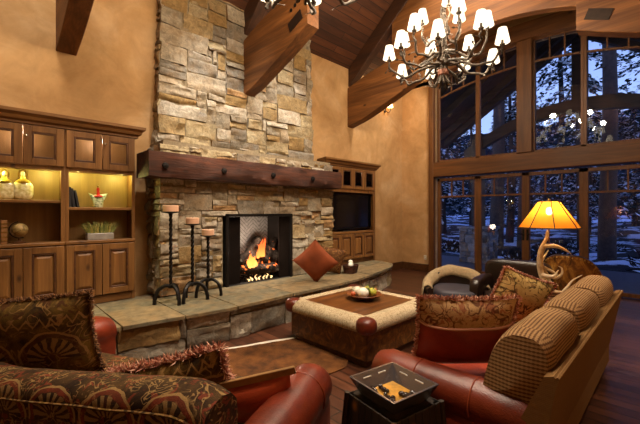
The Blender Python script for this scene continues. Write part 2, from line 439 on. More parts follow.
# ------------------------------------------------------------------ window wall joinery
PY = [4.42, 3.39, 2.36, 1.33, .30]
ZB0, ZB1 = 2.49, 2.89
XF = EX-.06
def beam(mb, y0, y1, z0, z1, x0=XF, x1=EX+.2): mb.box(x0, x1, y0, y1, z0, z1)
mb = MB(); beam(mb, Y0-.05, Y1+.05, ZB0+.02, ZB1, XF-.05); struct('trim_2', mb, M_FRAME['y'], 'heavy timber beam across the window wall between doors and upper windows', 'beam', bevel=.012)
mb = MB(); mb.box(XF-.06, EX+.02, Y1, Y1+.13, 0, 5.05); struct('trim_3', mb, M_FRAME['z'], 'dark timber casing at the left edge of the window wall', 'casing', bevel=.01)
mb = MB(); mb.box(XF-.06, EX+.02, Y0-.13, Y0, 0, 5.05); struct('trim_4', mb, M_FRAME['z'], 'timber casing at the right edge of the window wall', 'casing', bevel=.01)
mb = MB(); mb.box(XF-.08, EX+.22, RY-.15, RY+.15, ZB1, arch(RY)-.02); struct('trim_5', mb, M_FRAME['z'], 'broad timber post in the middle of the upper window', 'post', bevel=.012)
# arched head beam
mb = MB(); rows = []
for i in range(25):
    y = lerp(Y0-.13, Y1+.13, i/24); a = arch(y)
    rows.append([(XF-.12, y, a-.02), (XF-.12, y, a+.34), (EX+.02, y, a+.34), (EX+.02, y, a-.02)])
mb.strip(rows, closed=True); mb.add(rows[0], [(0, 1, 2, 3)]); mb.add(rows[-1], [(0, 1, 2, 3)])
struct('trim_6', mb, M_TIMBER['y'], 'curved laminated timber arch over the upper windows', 'arch')

def window_unit(nm, ya, yb, z0, z1fun, transom, nmunt, label, cat, door=False, fw=.06, arch_top=False, handle=None):
    # ya > yb ; frame with a transom bar, muntins above it, and the glass
    mb = MB(); x0, x1 = EX-.02, EX+.07
    zt = lambda y: z1fun(y)
    mb.box(x0, x1, ya-fw, ya, z0, zt(ya-fw)); mb.box(x0, x1, yb, yb+fw, z0, zt(yb+fw))
    mb.box(x0, x1, yb, ya, z0, z0+(.16 if door else fw))
    n = 10 if arch_top else 1
    for i in range(n):
        a, b = lerp(yb, ya, i/n), lerp(yb, ya, (i+1)/n)
        mb.prism([(a, zt(a)-fw), (b, zt(b)-fw), (b, zt(b)), (a, zt(a))], 'x', x0, x1)
        mb.prism([(a, transom(a)-.02), (b, transom(b)-.02), (b, transom(b)+.02), (a, transom(a)+.02)], 'x', x0+.015, x1-.015)
    w = (ya-yb-2*fw)
    for k in range(1, nmunt+1):
        y = yb+fw + w*k/(nmunt+1)
        mb.box(x0+.02, x1-.02, y-.014, y+.014, transom(y), zt(y)-.01)
    o = struct(nm, mb, M_FRAME['z'], label, cat, bevel=.004)
    g = MB(); vs = []; fs = []
    n2 = 10 if arch_top else 1
    for i in range(n2+1):
        y = lerp(yb+fw*.5, ya-fw*.5, i/n2); vs += [(EX+.025, y, z0+.02), (EX+.025, y, zt(y)-.02)]
    for i in range(n2): fs.append((2*i, 2*i+2, 2*i+3, 2*i+1))
    g.add(vs, fs); part('pane', g, M_GLASS, o, smooth=0)
    if handle is not None:
        h = MB(); h.box(EX-.035, EX-.018, handle-.02, handle+.02, .98, 1.22); h.tube([(EX-.02, handle, 1.12), (EX-.07, handle, 1.12), (EX-.07, handle-.1*(1 if handle < RY else -1), 1.12)], .009, 8)
        part('door_handle', h, M_IRON, o)
    return o
wl = ['far left lower window by the plaster corner', 'glazed patio door left of the middle stile', 'glazed patio door right of the middle stile behind the antler lamp', 'lower window right of the patio doors']
wu = ['upper window nearest the plaster corner', 'upper window just left of the broad middle post', 'upper window just right of the broad middle post', 'upper window at the right edge of the photo']
for i in range(4):
    door = i in (1, 2)
    window_unit(('door_%d' if door else 'window_%d') % (i+1), PY[i]-.0, PY[i+1]+.0, .02, lambda y: 2.47, lambda y: 1.99, 2, wl[i], 'door' if door else 'window', door, .075, False,
                (PY[2]+.04 if i == 1 else PY[2]-.04) if door else None)
    ya, yb = PY[i], PY[i+1]
    if i == 1: yb = RY+.13
    if i == 2: ya = RY-.13
    window_unit('window_%d' % (i+5), ya, yb, ZB1, lambda y: arch(y)-.0, lambda y: 4.86-.075*(y-RY)**2, 2, wu[i], 'window', False, .05, True)

# ------------------------------------------------------------------ roof trusses
M_RAFTER = wood('dark_rafter', '2c180c', '4a2a14', 'y', .6, False, .06, 7, .2)
def truss(x, wall_y, label, first=False, z0=3.62):
    r = root('roof_truss', label, 'truss', (x, wall_y, 0), 0, None)
    w = .11
    cur = [(WY, z0), (5.0, z0+.12), (4.5, z0+.30), (4.05, z0+.47), (3.66, z0+.64)]
    top = [(WY, z0+.92), (4.9, z0+1.1), (4.3, z0+1.22), (3.66, z0+1.3)]
    cc = [(p.x, p.y) for p in smoothcurve([(a, b, 0) for a, b in cur], 4)]
    tp = lambda y: next((lerp(b[1], a[1], (y-b[0])/(a[0]-b[0])) for a, b in zip(top, top[1:]) if b[0]-1e-6 <= y <= a[0]+1e-6), top[-1][1])
    for side in (1, -1):
        f = (lambda y: y) if side == 1 else (lambda y: 2*RY-y)
        rows = []
        for y, z in cc:
            if side == 1: y = min(y, wall_y)
            rows.append([(-w, f(y)-wall_y, z), (-w, f(y)-wall_y, tp(y)), (w, f(y)-wall_y, tp(y)), (w, f(y)-wall_y, z)])
        mb = MB().strip(rows, closed=True); mb.add(rows[0], [(0, 1, 2, 3)]); mb.add(rows[-1], [(0, 1, 2, 3)])
        b = part('curved_brace', mb, M_TIMBER['y'], r, bevel=.012)
        # steel plate with bolts near the cut end
        pl = MB(); R = T(-w-.006, f(3.92)-wall_y, z0+.77) @ RX(radians(-22*side))
        pl.box(-.006, .006, -.15, .15, -.075, .075, R)
        part('steel_plate', pl, M_PLATE, b, label='dark steel plate')
        for q in (-.09, 0.0, .09):
            bo = MB(); bo.lathe([(.028, 0), (.028, .012), (.012, .022), (0, .022)], 10, T(-w-.004, f(3.92-.0)-wall_y+q, z0+1.0-q*.4*side) @ RYm(-pi/2))
            part('bolt', bo, M_IRON, b)
        # principal rafter under the boards
        yb, yt = WY-.02, RY+.05
        rr = MB(); pts = []
        for y in (yb, yt):
            zz = slopez(y)-.02
            if side == 1: pass
            pts.append([(-.1, f(y)-wall_y, zz), (-.1, f(y)-wall_y, zz-.42), (.1, f(y)-wall_y, zz-.42), (.1, f(y)-wall_y, zz)])
        if side == 1 and wall_y < WY - .1:
            y = wall_y; zz = slopez(y)-.02; pts[0] = [(-.1, 0, zz), (-.1, 0, zz-.42), (.1, 0, zz-.42), (.1, 0, zz)]
        rr.strip(pts, closed=True); rr.add(pts[0], [(0, 1, 2, 3)]); rr.add(pts[1], [(0, 1, 2, 3)])
        part('rafter', rr, M_RAFTER, r, bevel=.01)
    # curved collar between the braces
    rows = []
    for i in range(21):
        y = lerp(.45, 4.27, i/20); zb = 4.86-.135*(y-RY)**2; zt = min(slopez(y)-.05, 6.35)
        rows.append([(-.08, y-wall_y, zb), (-.08, y-wall_y, zt), (.08, y-wall_y, zt), (.08, y-wall_y, zb)])
    mb = MB().strip(rows, closed=True); mb.add(rows[0], [(0, 1, 2, 3)]); mb.add(rows[-1], [(0, 1, 2, 3)])
    part('collar_arch', mb, M_TIMBER['y'], r, bevel=.01)
    return r
truss(.80, WY, 'roof truss above the bookcase at the left with its dark brace end', z0=3.64)
truss(3.42, 5.32, 'roof truss whose curved brace springs from the stone chimney')
truss(6.37, WY, 'roof truss nearest the windows, crossing above the chandelier')

# ------------------------------------------------------------------ fireplace
def pack(u0, u1, v0, v1, unit, wr, hr, rng, hole=None):
    nu = int(round((u1-u0)/unit)); nv = int(round((v1-v0)/unit)); su = (u1-u0)/nu; sv = (v1-v0)/nv
    g = [[False]*nu for _ in range(nv)]
    if hole:
        for j in range(nv):
            for i in range(nu):
                cu, cv = u0+(i+.5)*su, v0+(j+.5)*sv
                if hole[0] < cu < hole[1] and hole[2] < cv < hole[3]: g[j][i] = True
    out = []
    for j in range(nv):
        for i in range(nu):
            if g[j][i]: continue
            w = rng.randint(*wr); h = rng.randint(*hr)
            ww = 0
            while ww < w and i+ww < nu and not g[j][i+ww]: ww += 1
            if i+ww < nu and nu-(i+ww) < 2 and not any(g[j][i+ww:]): ww = nu-i
            hh = 1
            while hh < h and j+hh < nv and not any(g[j+hh][i:i+ww]): hh += 1
            for b in range(hh):
                for a in range(ww): g[j+b][i+a] = True
            out.append((u0+i*su, u0+(i+ww)*su, v0+j*sv, v0+(j+hh)*sv))
    return out
def stones(mb, rects, W_, rng, gap=.004, dmin=.02, dmax=.05, res=7):
    for (a, b, c, d) in rects:
        dep = rng.uniform(dmin, dmax); sx, sy = rng.uniform(-.016, .016), rng.uniform(-.016, .016); seed = rng.uniform(0, 99)
        w, h = b-a, d-c; jit = [[(rng.uniform(-.004, .012), rng.uniform(-.003, .008)) for _ in range(2)] for _ in range(2)]
        rows = []
        for j in range(res+2):
            row = []
            for i in range(res+2):
                fi = min(max(i-1, 0), res-1)/(res-1); fj = min(max(j-1, 0), res-1)/(res-1)
                edge = i in (0, res+1) or j in (0, res+1)
                ins = gap
                ju = lerp(lerp(jit[0][0][0], jit[0][1][0], fj), -lerp(jit[1][0][0], jit[1][1][0], fj), fi)
                jv = lerp(lerp(jit[0][0][1], jit[1][0][1], fi), -lerp(jit[0][1][1], jit[1][1][1], fi), fj)
                u = a+ins+(w-2*ins)*fi + ju; v = c+ins+(h-2*ins)*fj + jv
                rim = fi in (0, 1) or fj in (0, 1)
                nz = noise.noise(Vector((u*7+seed, v*9, seed)))*.034 + noise.noise(Vector((u*24+seed, v*24, seed)))*.022
                dd = dep + nz + sx*(fi-.5)*2 + sy*(fj-.5)*2 - (.008 if rim else 0)
                if edge: dd = -.012
                row.append(W_(u, v, max(dd, -.012)))
            rows.append(row)
        mb.strip(rows)
fp = root('fireplace', 'tall stone fireplace with tapering chimney and raised hearth', 'fireplace', (3.42, WY, 0))
LX0, LX1 = 1.76, 5.18
def toL(x, y, z): return Vector((x-3.42, y-WY, z))
rg = random.Random(11)
fx0, fx1, fz0, fz1 = 2.74, 4.07, HZ, 1.57
# lower breast
mb = MB()
stones(mb, pack(LX0, LX1, HZ, 2.55, .085, (3, 7), (1, 3), rg, (fx0, fx1, fz0-.1, fz1)), lambda u, v, d: toL(u, BF+.05-d, v), rg)
stones(mb, pack(BF+.03, WY, HZ, 2.55, .085, (2, 4), (1, 3), rg), lambda u, v, d: toL(LX0+.04-d, u, v), rg)
stones(mb, pack(BF+.03, WY, HZ, 2.55, .085, (2, 4), (1, 3), rg), lambda u, v, d: toL(LX1-.04+d, u, v), rg)
part('lower_breast', mb, M_STONE, fp, 30)
mc = MB(); q = .055
for (a, b, c, d) in ((LX0+q, fx0-.02, HZ, 2.6), (fx1+.02, LX1-q, HZ, 2.6), (fx0-.02, fx1+.02, fz1+.02, 2.6)):
    mc.box(a-3.42, b-3.42, BF+.045-WY, -.0, c, d)
part('mortar_core', mc, M_MORTAR, fp)
# upper chimney, slightly tapering
CZ0, CZ1 = 2.55, 7.0; CY = 5.3
def tap(v): return lerp(1.57, 1.46, (v-CZ0)/(6.4-CZ0))
def ceil_clip(v): return v
mb = MB()
zmax = slopez(CY)-.02
stones(mb, pack(-1.0, 1.0, CZ0, zmax, .05, (0, 0), (1, 3), rg) if False else [(a, b, c, d) for (a, b, c, d) in pack(-1.0, 1.0, CZ0, zmax, .0545, (4, 9), (2, 5), rg)], lambda u, v, d: Vector((u*tap(v), CY+.05-d-WY, v)), rg, gap=.003)
stones(mb, pack(CY+.03, WY, CZ0, EAVE, .09, (2, 3), (1, 3), rg), lambda u, v, d: Vector((-tap(v)+.04-d, u-WY, v)), rg)
stones(mb, pack(CY+.03, WY, CZ0, EAVE, .09, (2, 3), (1, 3), rg), lambda u, v, d: Vector((tap(v)-.04+d, u-WY, v)), rg)
part('chimney', mb, M_STONE, fp, 30)
mc = MB(); rows = []
for v in (CZ0, zmax):
    t = tap(v)-.05; rows.append([(-t, CY+.045-WY, v), (t, CY+.045-WY, v), (t, 0.0, v if v < EAVE else EAVE), (-t, 0.0, v if v < EAVE else EAVE)])
mc.strip(rows, closed=True); part('mortar_core', mc, M_MORTAR, fp)
# shelf stone where the two meet (under and behind the mantel)
# hearth
HP = [(-.6, 4.06), (.3, 4.05), (1.2, 3.98), (2.2, 3.86), (3.2, 3.90), (4.35, 3.92), (5.4, 4.08), (6.3, 4.34), (6.72, 4.58), (6.9, 5.0)]
hp = [(p.x, p.y) for p in smoothcurve([(a, b, 0) for a, b in HP], 6)]
cum = [0]
for a, b in zip(hp, hp[1:]): cum.append(cum[-1]+sqrt((a[0]-b[0])**2+(a[1]-b[1])**2))
def along(u, off):
    u = min(max(u, 0), cum[-1]-1e-6)
    i = max(k for k in range(len(cum)-1) if cum[k] <= u); t = (u-cum[i])/(cum[i+1]-cum[i])
    x = lerp(hp[i][0], hp[i+1][0], t); y = lerp(hp[i][1], hp[i+1][1], t)
    tx, ty = hp[i+1][0]-hp[i][0], hp[i+1][1]-hp[i][1]; l = sqrt(tx*tx+ty*ty)
    return x+ty/l*off, y-tx/l*off
mb = MB()
def WH(u, v, d):
    x, y = along(u, d-.065); return toL(x, y, v)
stones(mb, pack(0, cum[-1], 0, HZ-.045, .077, (4, 9), (2, 4), rg), WH, rg, gap=.004, dmax=.04)
mc = MB(); inner = [along(u, -.1) for u in [cum[-1]*i/40 for i in range(41)]]
poly = inner + [(6.8, WY-.01), (-.6, WY-.01)]
part('hearth_face', mb, M_STONE, fp, 30)
mc.prism([(x-3.42, y-WY) for x, y in poly], 'z', 0.001, HZ-.05); part('hearth_core', mc, M_MORTAR, fp)
# flagstone slabs of the hearth top
mb = MB(); cuts = [0, .8, 1.65, 2.28, 2.92, 3.85, 5.0, 5.9, 6.7, 7.25, cum[-1]]
for a, b in zip(cuts, cuts[1:]):
    g = .006; us = [lerp(a+g, b-g, i/6) for i in range(7)]
    fr = [along(u, .02+.012*noise.noise(Vector((u*5, 0, 0)))) for u in us]
    def bk(x): return BF-.0 if (LX0-.1 < x < LX1+.1) else CF-.02
    back = [(min(max(f[0]+0.0, -.6), 6.86), max(bk(f[0]), f[1]+.12)) for f in fr]
    mid = [(lerp(f[0], q[0], .55), lerp(f[1], q[1], .55)) for f, q in zip(fr, back)]
    for P0, P1 in ((fr, [(lerp(f[0], m[0], .985), lerp(f[1], m[1], .985)) for f, m in zip(fr, mid)]), (mid, back)):
        pts = list(P0) + list(reversed(P1)); dz = rg.uniform(-.004, .004)
        mb.prism([(x-3.42, y-WY) for x, y in pts], 'z', HZ-.045, HZ+dz)
part('hearth_slab', mb, M_FLAG, fp, 30, bevel=.008)
# firebox interior
mb = MB(); D = .55; yb = BF+D; e = .03
fl, fr_ = fx0-3.42, fx1-3.42; y0, y1 = BF+.0-WY, BF+.46-WY
bl, br = fl+.2, fr_-.2
def quad(a, b, c, d): mb.add([a, b, c, d], [(0, 1, 2, 3)])
def firebrick():
    m = MT('firebrick', .9, .2); v = m.co('Object'); x, y, z = m.sep(v)
    zz = m.math('ABSOLUTE', m.math('SUBTRACT', m.math('FRACT', m.math('DIVIDE', x, .26)), .5))
    l = m.math('FRACT', m.math('DIVIDE', m.math('ADD', z, m.math('MULTIPLY', zz, .26)), .07))
    e1 = m.math('LESS_THAN', l, .14); e2 = m.math('LESS_THAN', m.math('ABSOLUTE', m.math('SUBTRACT', zz, .25)), .235)
    n = m.noise(v, 20, 4); c = m.ramp(n, [(.3, hexc('8f8c8a')), (.7, hexc('b0adab'))]); c = m.mix(e1, c, hexc('5c5957')); m.col(c); m.bump(e1, .4, .01); return m.m
M_FBRICK = firebrick()
quad((bl, y1, HZ), (br, y1, HZ), (br, y1, fz1), (bl, y1, fz1))
part('fireback', mb, M_FBRICK, fp)
mb = MB()
for k in range(9):   # fluted dark side panels
    pass
mb.add([(fl, y0, HZ), (bl, y1, HZ), (bl, y1, fz1), (fl, y0, fz1)], [(0, 1, 2, 3)])
mb.add([(fr_, y0, HZ), (br, y1, HZ), (br, y1, fz1), (fr_, y0, fz1)], [(0, 1, 2, 3)])
mb.add([(fl, y0, fz1), (fr_, y0, fz1), (br, y1, fz1), (bl, y1, fz1)], [(0, 1, 2, 3)])
part('firebox_side', mb, plain('soot', '211a16', .9), fp)
mb = MB(); mb.add([(fl, y0-.02, HZ+.003), (fr_, y0-.02, HZ+.003), (br, y1, HZ+.003), (bl, y1, HZ+.003)], [(0, 1, 2, 3)])
part('firebox_floor', mb, plain('ash', '1f1b18', .95), fp)
mb = MB(); q = .045
for (a, b, c, d) in ((fl, fl+q, HZ, fz1), (fr_-q, fr_, HZ, fz1), (fl, fr_, fz1-q, fz1)): mb.box(a, b, y0-.035, y0+.01, c, d)
part('metal_surround', mb, M_IRON, fp, bevel=.004)
# pleated mesh curtains at both sides of the opening
for s in (-1, 1):
    mb = MB(); rows = []
    xa = fl+q if s < 0 else fr_-q
    for j, z in enumerate((HZ+.02, fz1-.05)):
        rows.append([(xa - s*.0 + (-s)*k*.0058, y0+.035+.022*sin(k*1.25), z) for k in range(40)])
    mb.strip(rows); part('mesh_curtain', mb, plain('mesh_curtain', '2c211b', .6, .5), fp)
# ------------------------------------------------------------------ mantel
mb = MB(); rows = []; rg = random.Random(5); N = 60
for i in range(N+1):
    x = lerp(1.55, 5.20, i/N); row = []
    for (y, z) in ((4.74, 2.07), (4.72, 2.13), (4.72, 2.20), (4.72, 2.31), (4.74, 2.39), (4.86, 2.40), (5.22, 2.40), (5.22, 2.065), (4.86, 2.06)):
        front = y < 4.8
        d = (noise.noise(Vector((x*3.1, y*4, z*9)))*.034 + noise.noise(Vector((x*11, 3, z*14)))*.018) if front else 0
        row.append((x - 3.375, y - 5.2 + d, z - 2.06 + (noise.noise(Vector((x*5, z*7, 1)))*.012 if front else 0)))
    rows.append(row)
mb.strip(rows, closed=True); mb.add(rows[0], [tuple(range(9))]); mb.add(rows[-1], [tuple(range(9))])
r = root('mantel_beam', 'dark rough-hewn timber mantel beam across the stone fireplace', 'mantel', (3.375, 5.2, 2.06))
part('beam', mb, M_MANTEL, r, 40)
mb = MB()
for x in (1.75, 2.6, 3.5, 4.4): mb.lathe([(.045, 0), (.04, .02), (.0, .028)], 8, T(x-3.375, 4.715-5.2, .15) @ RX(pi/2))
part('iron_peg', mb, M_IRON, r)

# ------------------------------------------------------------------ fire
gx, gy = 3.41, 5.14
r = root('fire_grate', 'black iron grate inside the firebox under the logs', 'grate', (gx, gy, HZ))
mb = MB()
for k in range(7):
    x = -.3+.1*k; mb.tube([(x, -.16, .14), (x, -.13, .085), (x, .12, .085), (x, .16, .2)], .011, 6)
part('bar', mb, M_IRON, r)
for x in (-.24, .24):
    for y in (-.1, .1): part('leg', MB().box(x-.012, x+.012, y-.012, y+.012, 0, .085), M_IRON, r)
def bark():
    m = MT('charred_bark', .95, .2); v = m.co('Object'); n = m.noise(v, 12, 8, .7); k = m.noise(v, 7, 3)
    c = m.ramp(n, [(.35, hexc('100c0a')), (.55, hexc('2b211b')), (.75, hexc('7d7468'))]); m.col(c); m.bump(n, .9, .03)
    m.b.inputs['Emission Color'].default_value = (1, .18, .03, 1)
    m.L(m.math('MULTIPLY', m.ramp(m.noise(v, 9, 4, .6), [(.6, 0.), (.7, 1.)]), 1.6), m.b.inputs['Emission Strength']); return m.m
M_BARK = bark()
def log(a, b, rad, label, seed):
    A, B = Vector(a), Vector(b); c = (A+B)/2; pts = []; rr = []
    for i in range(13):
        t = i/12; p = A.lerp(B, t)-c
        p += Vector((0, noise.noise(Vector((t*3, seed, 0)))*.03, noise.noise(Vector((t*3, seed, 5)))*.03))
        pts.append(p); rr.append(rad*(1+.22*noise.noise(Vector((t*4, seed, 9))))*(.8 if i in (0, 12) else 1))
    mb = MB().tube(pts, rr, 12)
    for i, p in enumerate(mb.v): mb.v[i] = p + Vector((noise.noise(p*16), noise.noise(p*16+Vector((9, 0, 0))), noise.noise(p*16+Vector((0, 9, 0)))))*.02
    solo('fire_log', mb, M_BARK, label, 'log', tuple(c))
log((3.02, 5.06, HZ+.22), (3.80, 5.00, HZ+.18), .085, 'charred log lying across the front of the grate', 1)
log((3.06, 5.24, HZ+.24), (3.84, 5.26, HZ+.24), .095, 'charred log lying at the back of the grate', 2)
log((3.04, 5.03, HZ+.33), (3.49, 5.26, HZ+.62), .062, 'thin charred log leaning up to the left on the fire', 3)
log((3.86, 5.10, HZ+.30), (3.46, 5.22, HZ+.70), .1, 'thick black log leaning at the right of the flames', 4)
log((3.56, 5.03, HZ+.32), (3.92, 5.24, HZ+.66), .07, 'black log propped against the right side of the firebox', 5)
def flame_mat():
    m = MT('flame'); v = m.co('Object'); n = m.noise(v, 7, 4, .6, 1.); x, y, z = m.sep(v)
    c = m.ramp(m.math('ADD', m.math('MULTIPLY', n, .5), m.math('MULTIPLY', z, 1.1)), [(.2, (1, .62, .25)), (.5, (1, .33, .06)), (.8, (.8, .1, .02))])
    e = m.n('Emission'); m.L(c, e.inputs[0]); e.inputs[1].default_value = 1.5; t = m.n('BsdfTransparent'); mx = m.n('MixShader')
    m.L(m.ramp(n, [(.35, .25), (.6, .95)]), mx.inputs[0]); m.L(t.outputs[0], mx.inputs[1]); m.L(e.outputs[0], mx.inputs[2]); m.L(mx.outputs[0], m.out.inputs[0]); return m.m
M_FLAME = flame_mat()
def tongue(mb, x, y, z, h, w, seed):
    pts = []; rr = []
    for i in range(10):
        t = i/9; pts.append((x+.05*sin(t*5+seed)*t, y+.03*cos(t*4+seed)*t, z+h*t)); rr.append(w*sin(pi*min(1, .18+.82*t)) * (1-.35*t)+.001)
    mb.tube(pts, rr, 8)
r = root('fire_flames', 'orange flames licking up between the logs in the firebox', 'fire', (gx, gy, HZ+.1))
mb = MB()
for (x, z, h, w, s) in ((-.15, .14, .24, .07, 1), (-.09, .15, .18, .05, 2), (-.2, .14, .16, .04, 8)): tongue(mb, x, -.16, z, h, w, s)
part('left_flame', mb, M_FLAME, r)
mb = MB()
for (x, z, h, w, s) in ((.06, .30, .30, .04, 3), (.11, .30, .34, .04, 4), (.0, .28, .24, .035, 5)): tongue(mb, x, -.12, z, h, w, s)
part('upright_flame', mb, M_FLAME, r)
mb = MB()
for k in range(7): tongue(mb, -.24+.075*k, -.2+.02*(k % 2), -.07, .05+.04*((k*7) % 3)/2, .013, k)
part('low_flame', mb, M_FLAME, r)
lamp('POINT', 'fire_light', (3.40, 4.92, HZ+.62), 7, (1, .78, .58), .10)

# ------------------------------------------------------------------ candle holders on the hearth
M_WAX = plain('peach_wax', 'd3a585', .5, 0, .1, 6, .05)
def candle_stand(loc, h, label, clabel, rz, cr=.085):
    r = root('candle_stand', label, 'candle holder', loc, rz, None)
    mb = MB(); n = int(h*60)
    # twisted square bar
    rows = []
    for i in range(n+1):
        t = i/n; z = lerp(.2, h-.05, t); a = z*26; w = .0165
        rows.append([(w*1.35*cos(a+k*pi/2), w*1.35*sin(a+k*pi/2), z) for k in range(4)])
    mb.strip(rows, closed=True); part('twisted_stem', mb, M_IRON, r, 20)
    for k in range(3):
        a = 2*pi*k/3+.5
        pts = smoothcurve([(.0, 0, .215), (.07*cos(a), .07*sin(a), .225), (.15*cos(a), .15*sin(a), .17), (.185*cos(a), .185*sin(a), .07), (.19*cos(a), .19*sin(a), .0)], 5)
        part('foot', MB().tube(pts, [.023]*len(pts), 6), M_IRON, r)
    part('collar', MB().lathe([(.0, .19), (.03, .195), (.032, .22), (.02, .245), (0, .245)], 12), M_IRON, r)
    part('drip_plate', MB().lathe([(0, h-.06), (.02, h-.055), (.025, h-.02), (cr+.018, h-.004), (cr+.022, h+.006), (cr+.012, h+.004), (0, h)], 20), M_IRON, r)
    c = root('pillar_candle', clabel, 'candle', (loc[0], loc[1], loc[2]+h), 0)
    part('wax', MB().lathe([(cr-.006, 0), (cr, .006), (cr, .078), (cr-.006, .085), (cr*.7, .078), (0, .076)], 22), M_WAX, c)
    part('wick', MB().tube([(0, 0, .075), (.004, 0, .095)], .003, 6), M_IRON, c)
candle_stand((1.76, 4.56, HZ), 1.17, 'tallest twisted iron candle stand on the hearth', 'peach pillar candle on the tallest iron stand', .2, .095)
candle_stand((2.02, 4.50, HZ), 1.01, 'middle-height twisted iron candle stand on the hearth', 'peach pillar candle on the middle-height iron stand', 1.1, .085)
candle_stand((2.30, 4.62, HZ), .84, 'shortest twisted iron candle stand nearest the firebox', 'peach pillar candle on the shortest iron stand', .7, .085)

# ------------------------------------------------------------------ built-in cabinets
M_LITGLASS = M_GLASS
def panel_door(mb_parent, nm, x0, x1, z0, z1, y, mats, st=.075, glazed=False, knob=None, label=None):
    # door front at y, thickness goes +y
    f = MB(); t = .028
    f.box(x0, x0+st, y, y+t, z0, z1); f.box(x1-st, x1, y, y+t, z0, z1)
    f.box(x0+st, x1-st, y, y+t, z0, z0+st); f.box(x0+st, x1-st, y, y+t, z1-st, z1)
    d = part(nm, f, mats['z'], mb_parent, bevel=.004)
    b = MB(); q = .022
    for (a, c, e, g) in ((x0+st, x0+st+q, z0+st, z1-st), (x1-st-q, x1-st, z0+st, z1-st), (x0+st+q, x1-st-q, z0+st, z0+st+q), (x0+st+q, x1-st-q, z1-st-q, z1-st)):
        b.box(a, c, y+.004, y+.02, e, g)
    part('moulding', b, M_CABD, d, bevel=.006)
    if glazed:
        part('pane', MB().box(x0+st+q, x1-st-q, y+.016, y+.019, z0+st+q, z1-st-q), M_GLASS, d)
    else:
        p = MB(); a, c, e, g = x0+st+q, x1-st-q, z0+st+q, z1-st-q
        ins = min(.04, (c-a)*.2)
        vs = [(a, y+.024, e), (c, y+.024, e), (c, y+.024, g), (a, y+.024, g), (a+ins, y+.008, e+ins), (c-ins, y+.008, e+ins), (c-ins, y+.008, g-ins), (a+ins, y+.008, g-ins)]
        p.add(vs, [(4, 5, 6, 7), (0, 1, 5, 4), (1, 2, 6, 5), (2, 3, 7, 6), (3, 0, 4, 7)]); part('raised_panel', p, mats['z'], d, 20)
    if knob is not None:
        k = MB().lathe([(0, 0), (.007, 0), (.006, .014), (.014, .02), (.015, .028), (.008, .034), (0, .035)], 12, T(knob[0], y, knob[1]) @ RX(pi/2))
        part('knob', k, plain('nickel', 'd8d2c6', .15, 1., .05, 5, 0), d, label='small bright metal knob')
    return d
def bookcase(cx, w, shelf_z, label):
    D = WY-CF-.01; r = root('bookcase', label, 'bookcase', (cx, CF, HZ)); h = w/2
    z = lambda v: v-HZ
    ZC, ZU, ZT = 1.24, 2.13, 2.60
    c = MB(); t = .02
    for s in (-1, 1): c.box(s*h-(t if s > 0 else 0), s*h+(t if s < 0 else 0), .0, D, 0, z(ZT))
    c.box(-h, h, .02, D, 0, .1); c.box(-h+t, h-t, .0, D, z(ZU)-.02, z(ZU)); c.box(-h+t, h-t, 0, D, z(ZT)-.02, z(ZT)); 
    part('carcass', c, M_CAB['z'], r, bevel=.003)
    part('back_panel', MB().box(-h+t, h-t, D-.015, D, .1, z(ZT)-.02), M_CABIN, r)
    part('plinth', MB().box(-h, h, -.005, .02, 0, .095), M_CAB['x'], r, bevel=.004)
    part('counter', MB().box(-h, h, -.025, D, z(ZC)-.04, z(ZC)), M_CAB['x'], r, bevel=.008)
    part('shelf', MB().box(-h+t, h-t, .012, D-.015, z(shelf_z)-.035, z(shelf_z)), M_CAB['x'], r, bevel=.004)
    f = MB(); f.box(-h, -h+.04, -.012, 0, 0, z(ZT)); f.box(h-.04, h, -.012, 0, 0, z(ZT)); f.box(-h+.04, h-.04, -.012, 0, z(ZU)-.035, z(ZU)+.01)
    part('face_frame', f, M_CAB['z'], r, bevel=.003)
    for s in (-1, 1):
        a, b = (-h+.012, -.003) if s < 0 else (.003, h-.012)
        panel_door(r, 'lower_door', a, b, .11, z(ZC)-.05, -.034, M_CAB, .075)
        panel_door(r, 'upper_door', a, b, z(ZU)+.015, z(ZT)-.005, -.034, M_CAB, .075, True, knob=(-s*-.0+s*.03, z(ZU)+.34 if s > 0 else z(ZU)+.3) if s > 0 else None)
    lamp('POINT', 'shelf_light', (cx-.24, CF+.07, ZU-.05), 3.0, (.95, 1, .30), .03)
    lamp('POINT', 'shelf_light', (cx+.24, CF+.07, ZU-.05), 3.0, (.95, 1, .30), .03)
    lamp('POINT', 'cabinet_light', (cx, CF+.1, ZT-.07), 2.5, (1, .75, .55), .03)
    return r
bookcase(.35, .78, 1.74, 'left built-in bookcase holding the glass jars and globe')
bookcase(1.13, .78, 1.66, 'right built-in bookcase beside the chimney with planter on it')
def crown(nm, x0, x1, label, ret=True, y=CF, z=2.60, mats=None):
    prof = [(0, 0), (-.03, .005), (-.03, .03), (-.06, .05), (-.07, .085), (-.105, .115), (-.105, .15), (0.28, .15), (.28, 0)]
    mb = MB(); rows = []
    for x, e in ((x0, 1), (x1, 1)):
        rows.append([(x + (-(p[0]) if p[0] < 0 else 0)*(0 if not ret else (1 if x == x1 else -1)), y+p[0], z+p[1]) for p in prof])
    mb.strip(rows, closed=True); mb.add(rows[0], [tuple(range(len(prof)))]); mb.add(rows[-1], [tuple(range(len(prof)))])
    struct(nm, mb, M_CAB['x'], label, 'moulding', 20)
crown('trim_7', -.05, 1.53, 'crown moulding along the top of the two bookcases')
bookcase(-.43, .78, 1.74, 'bookcase cut off by the left edge of the photo') if False else None

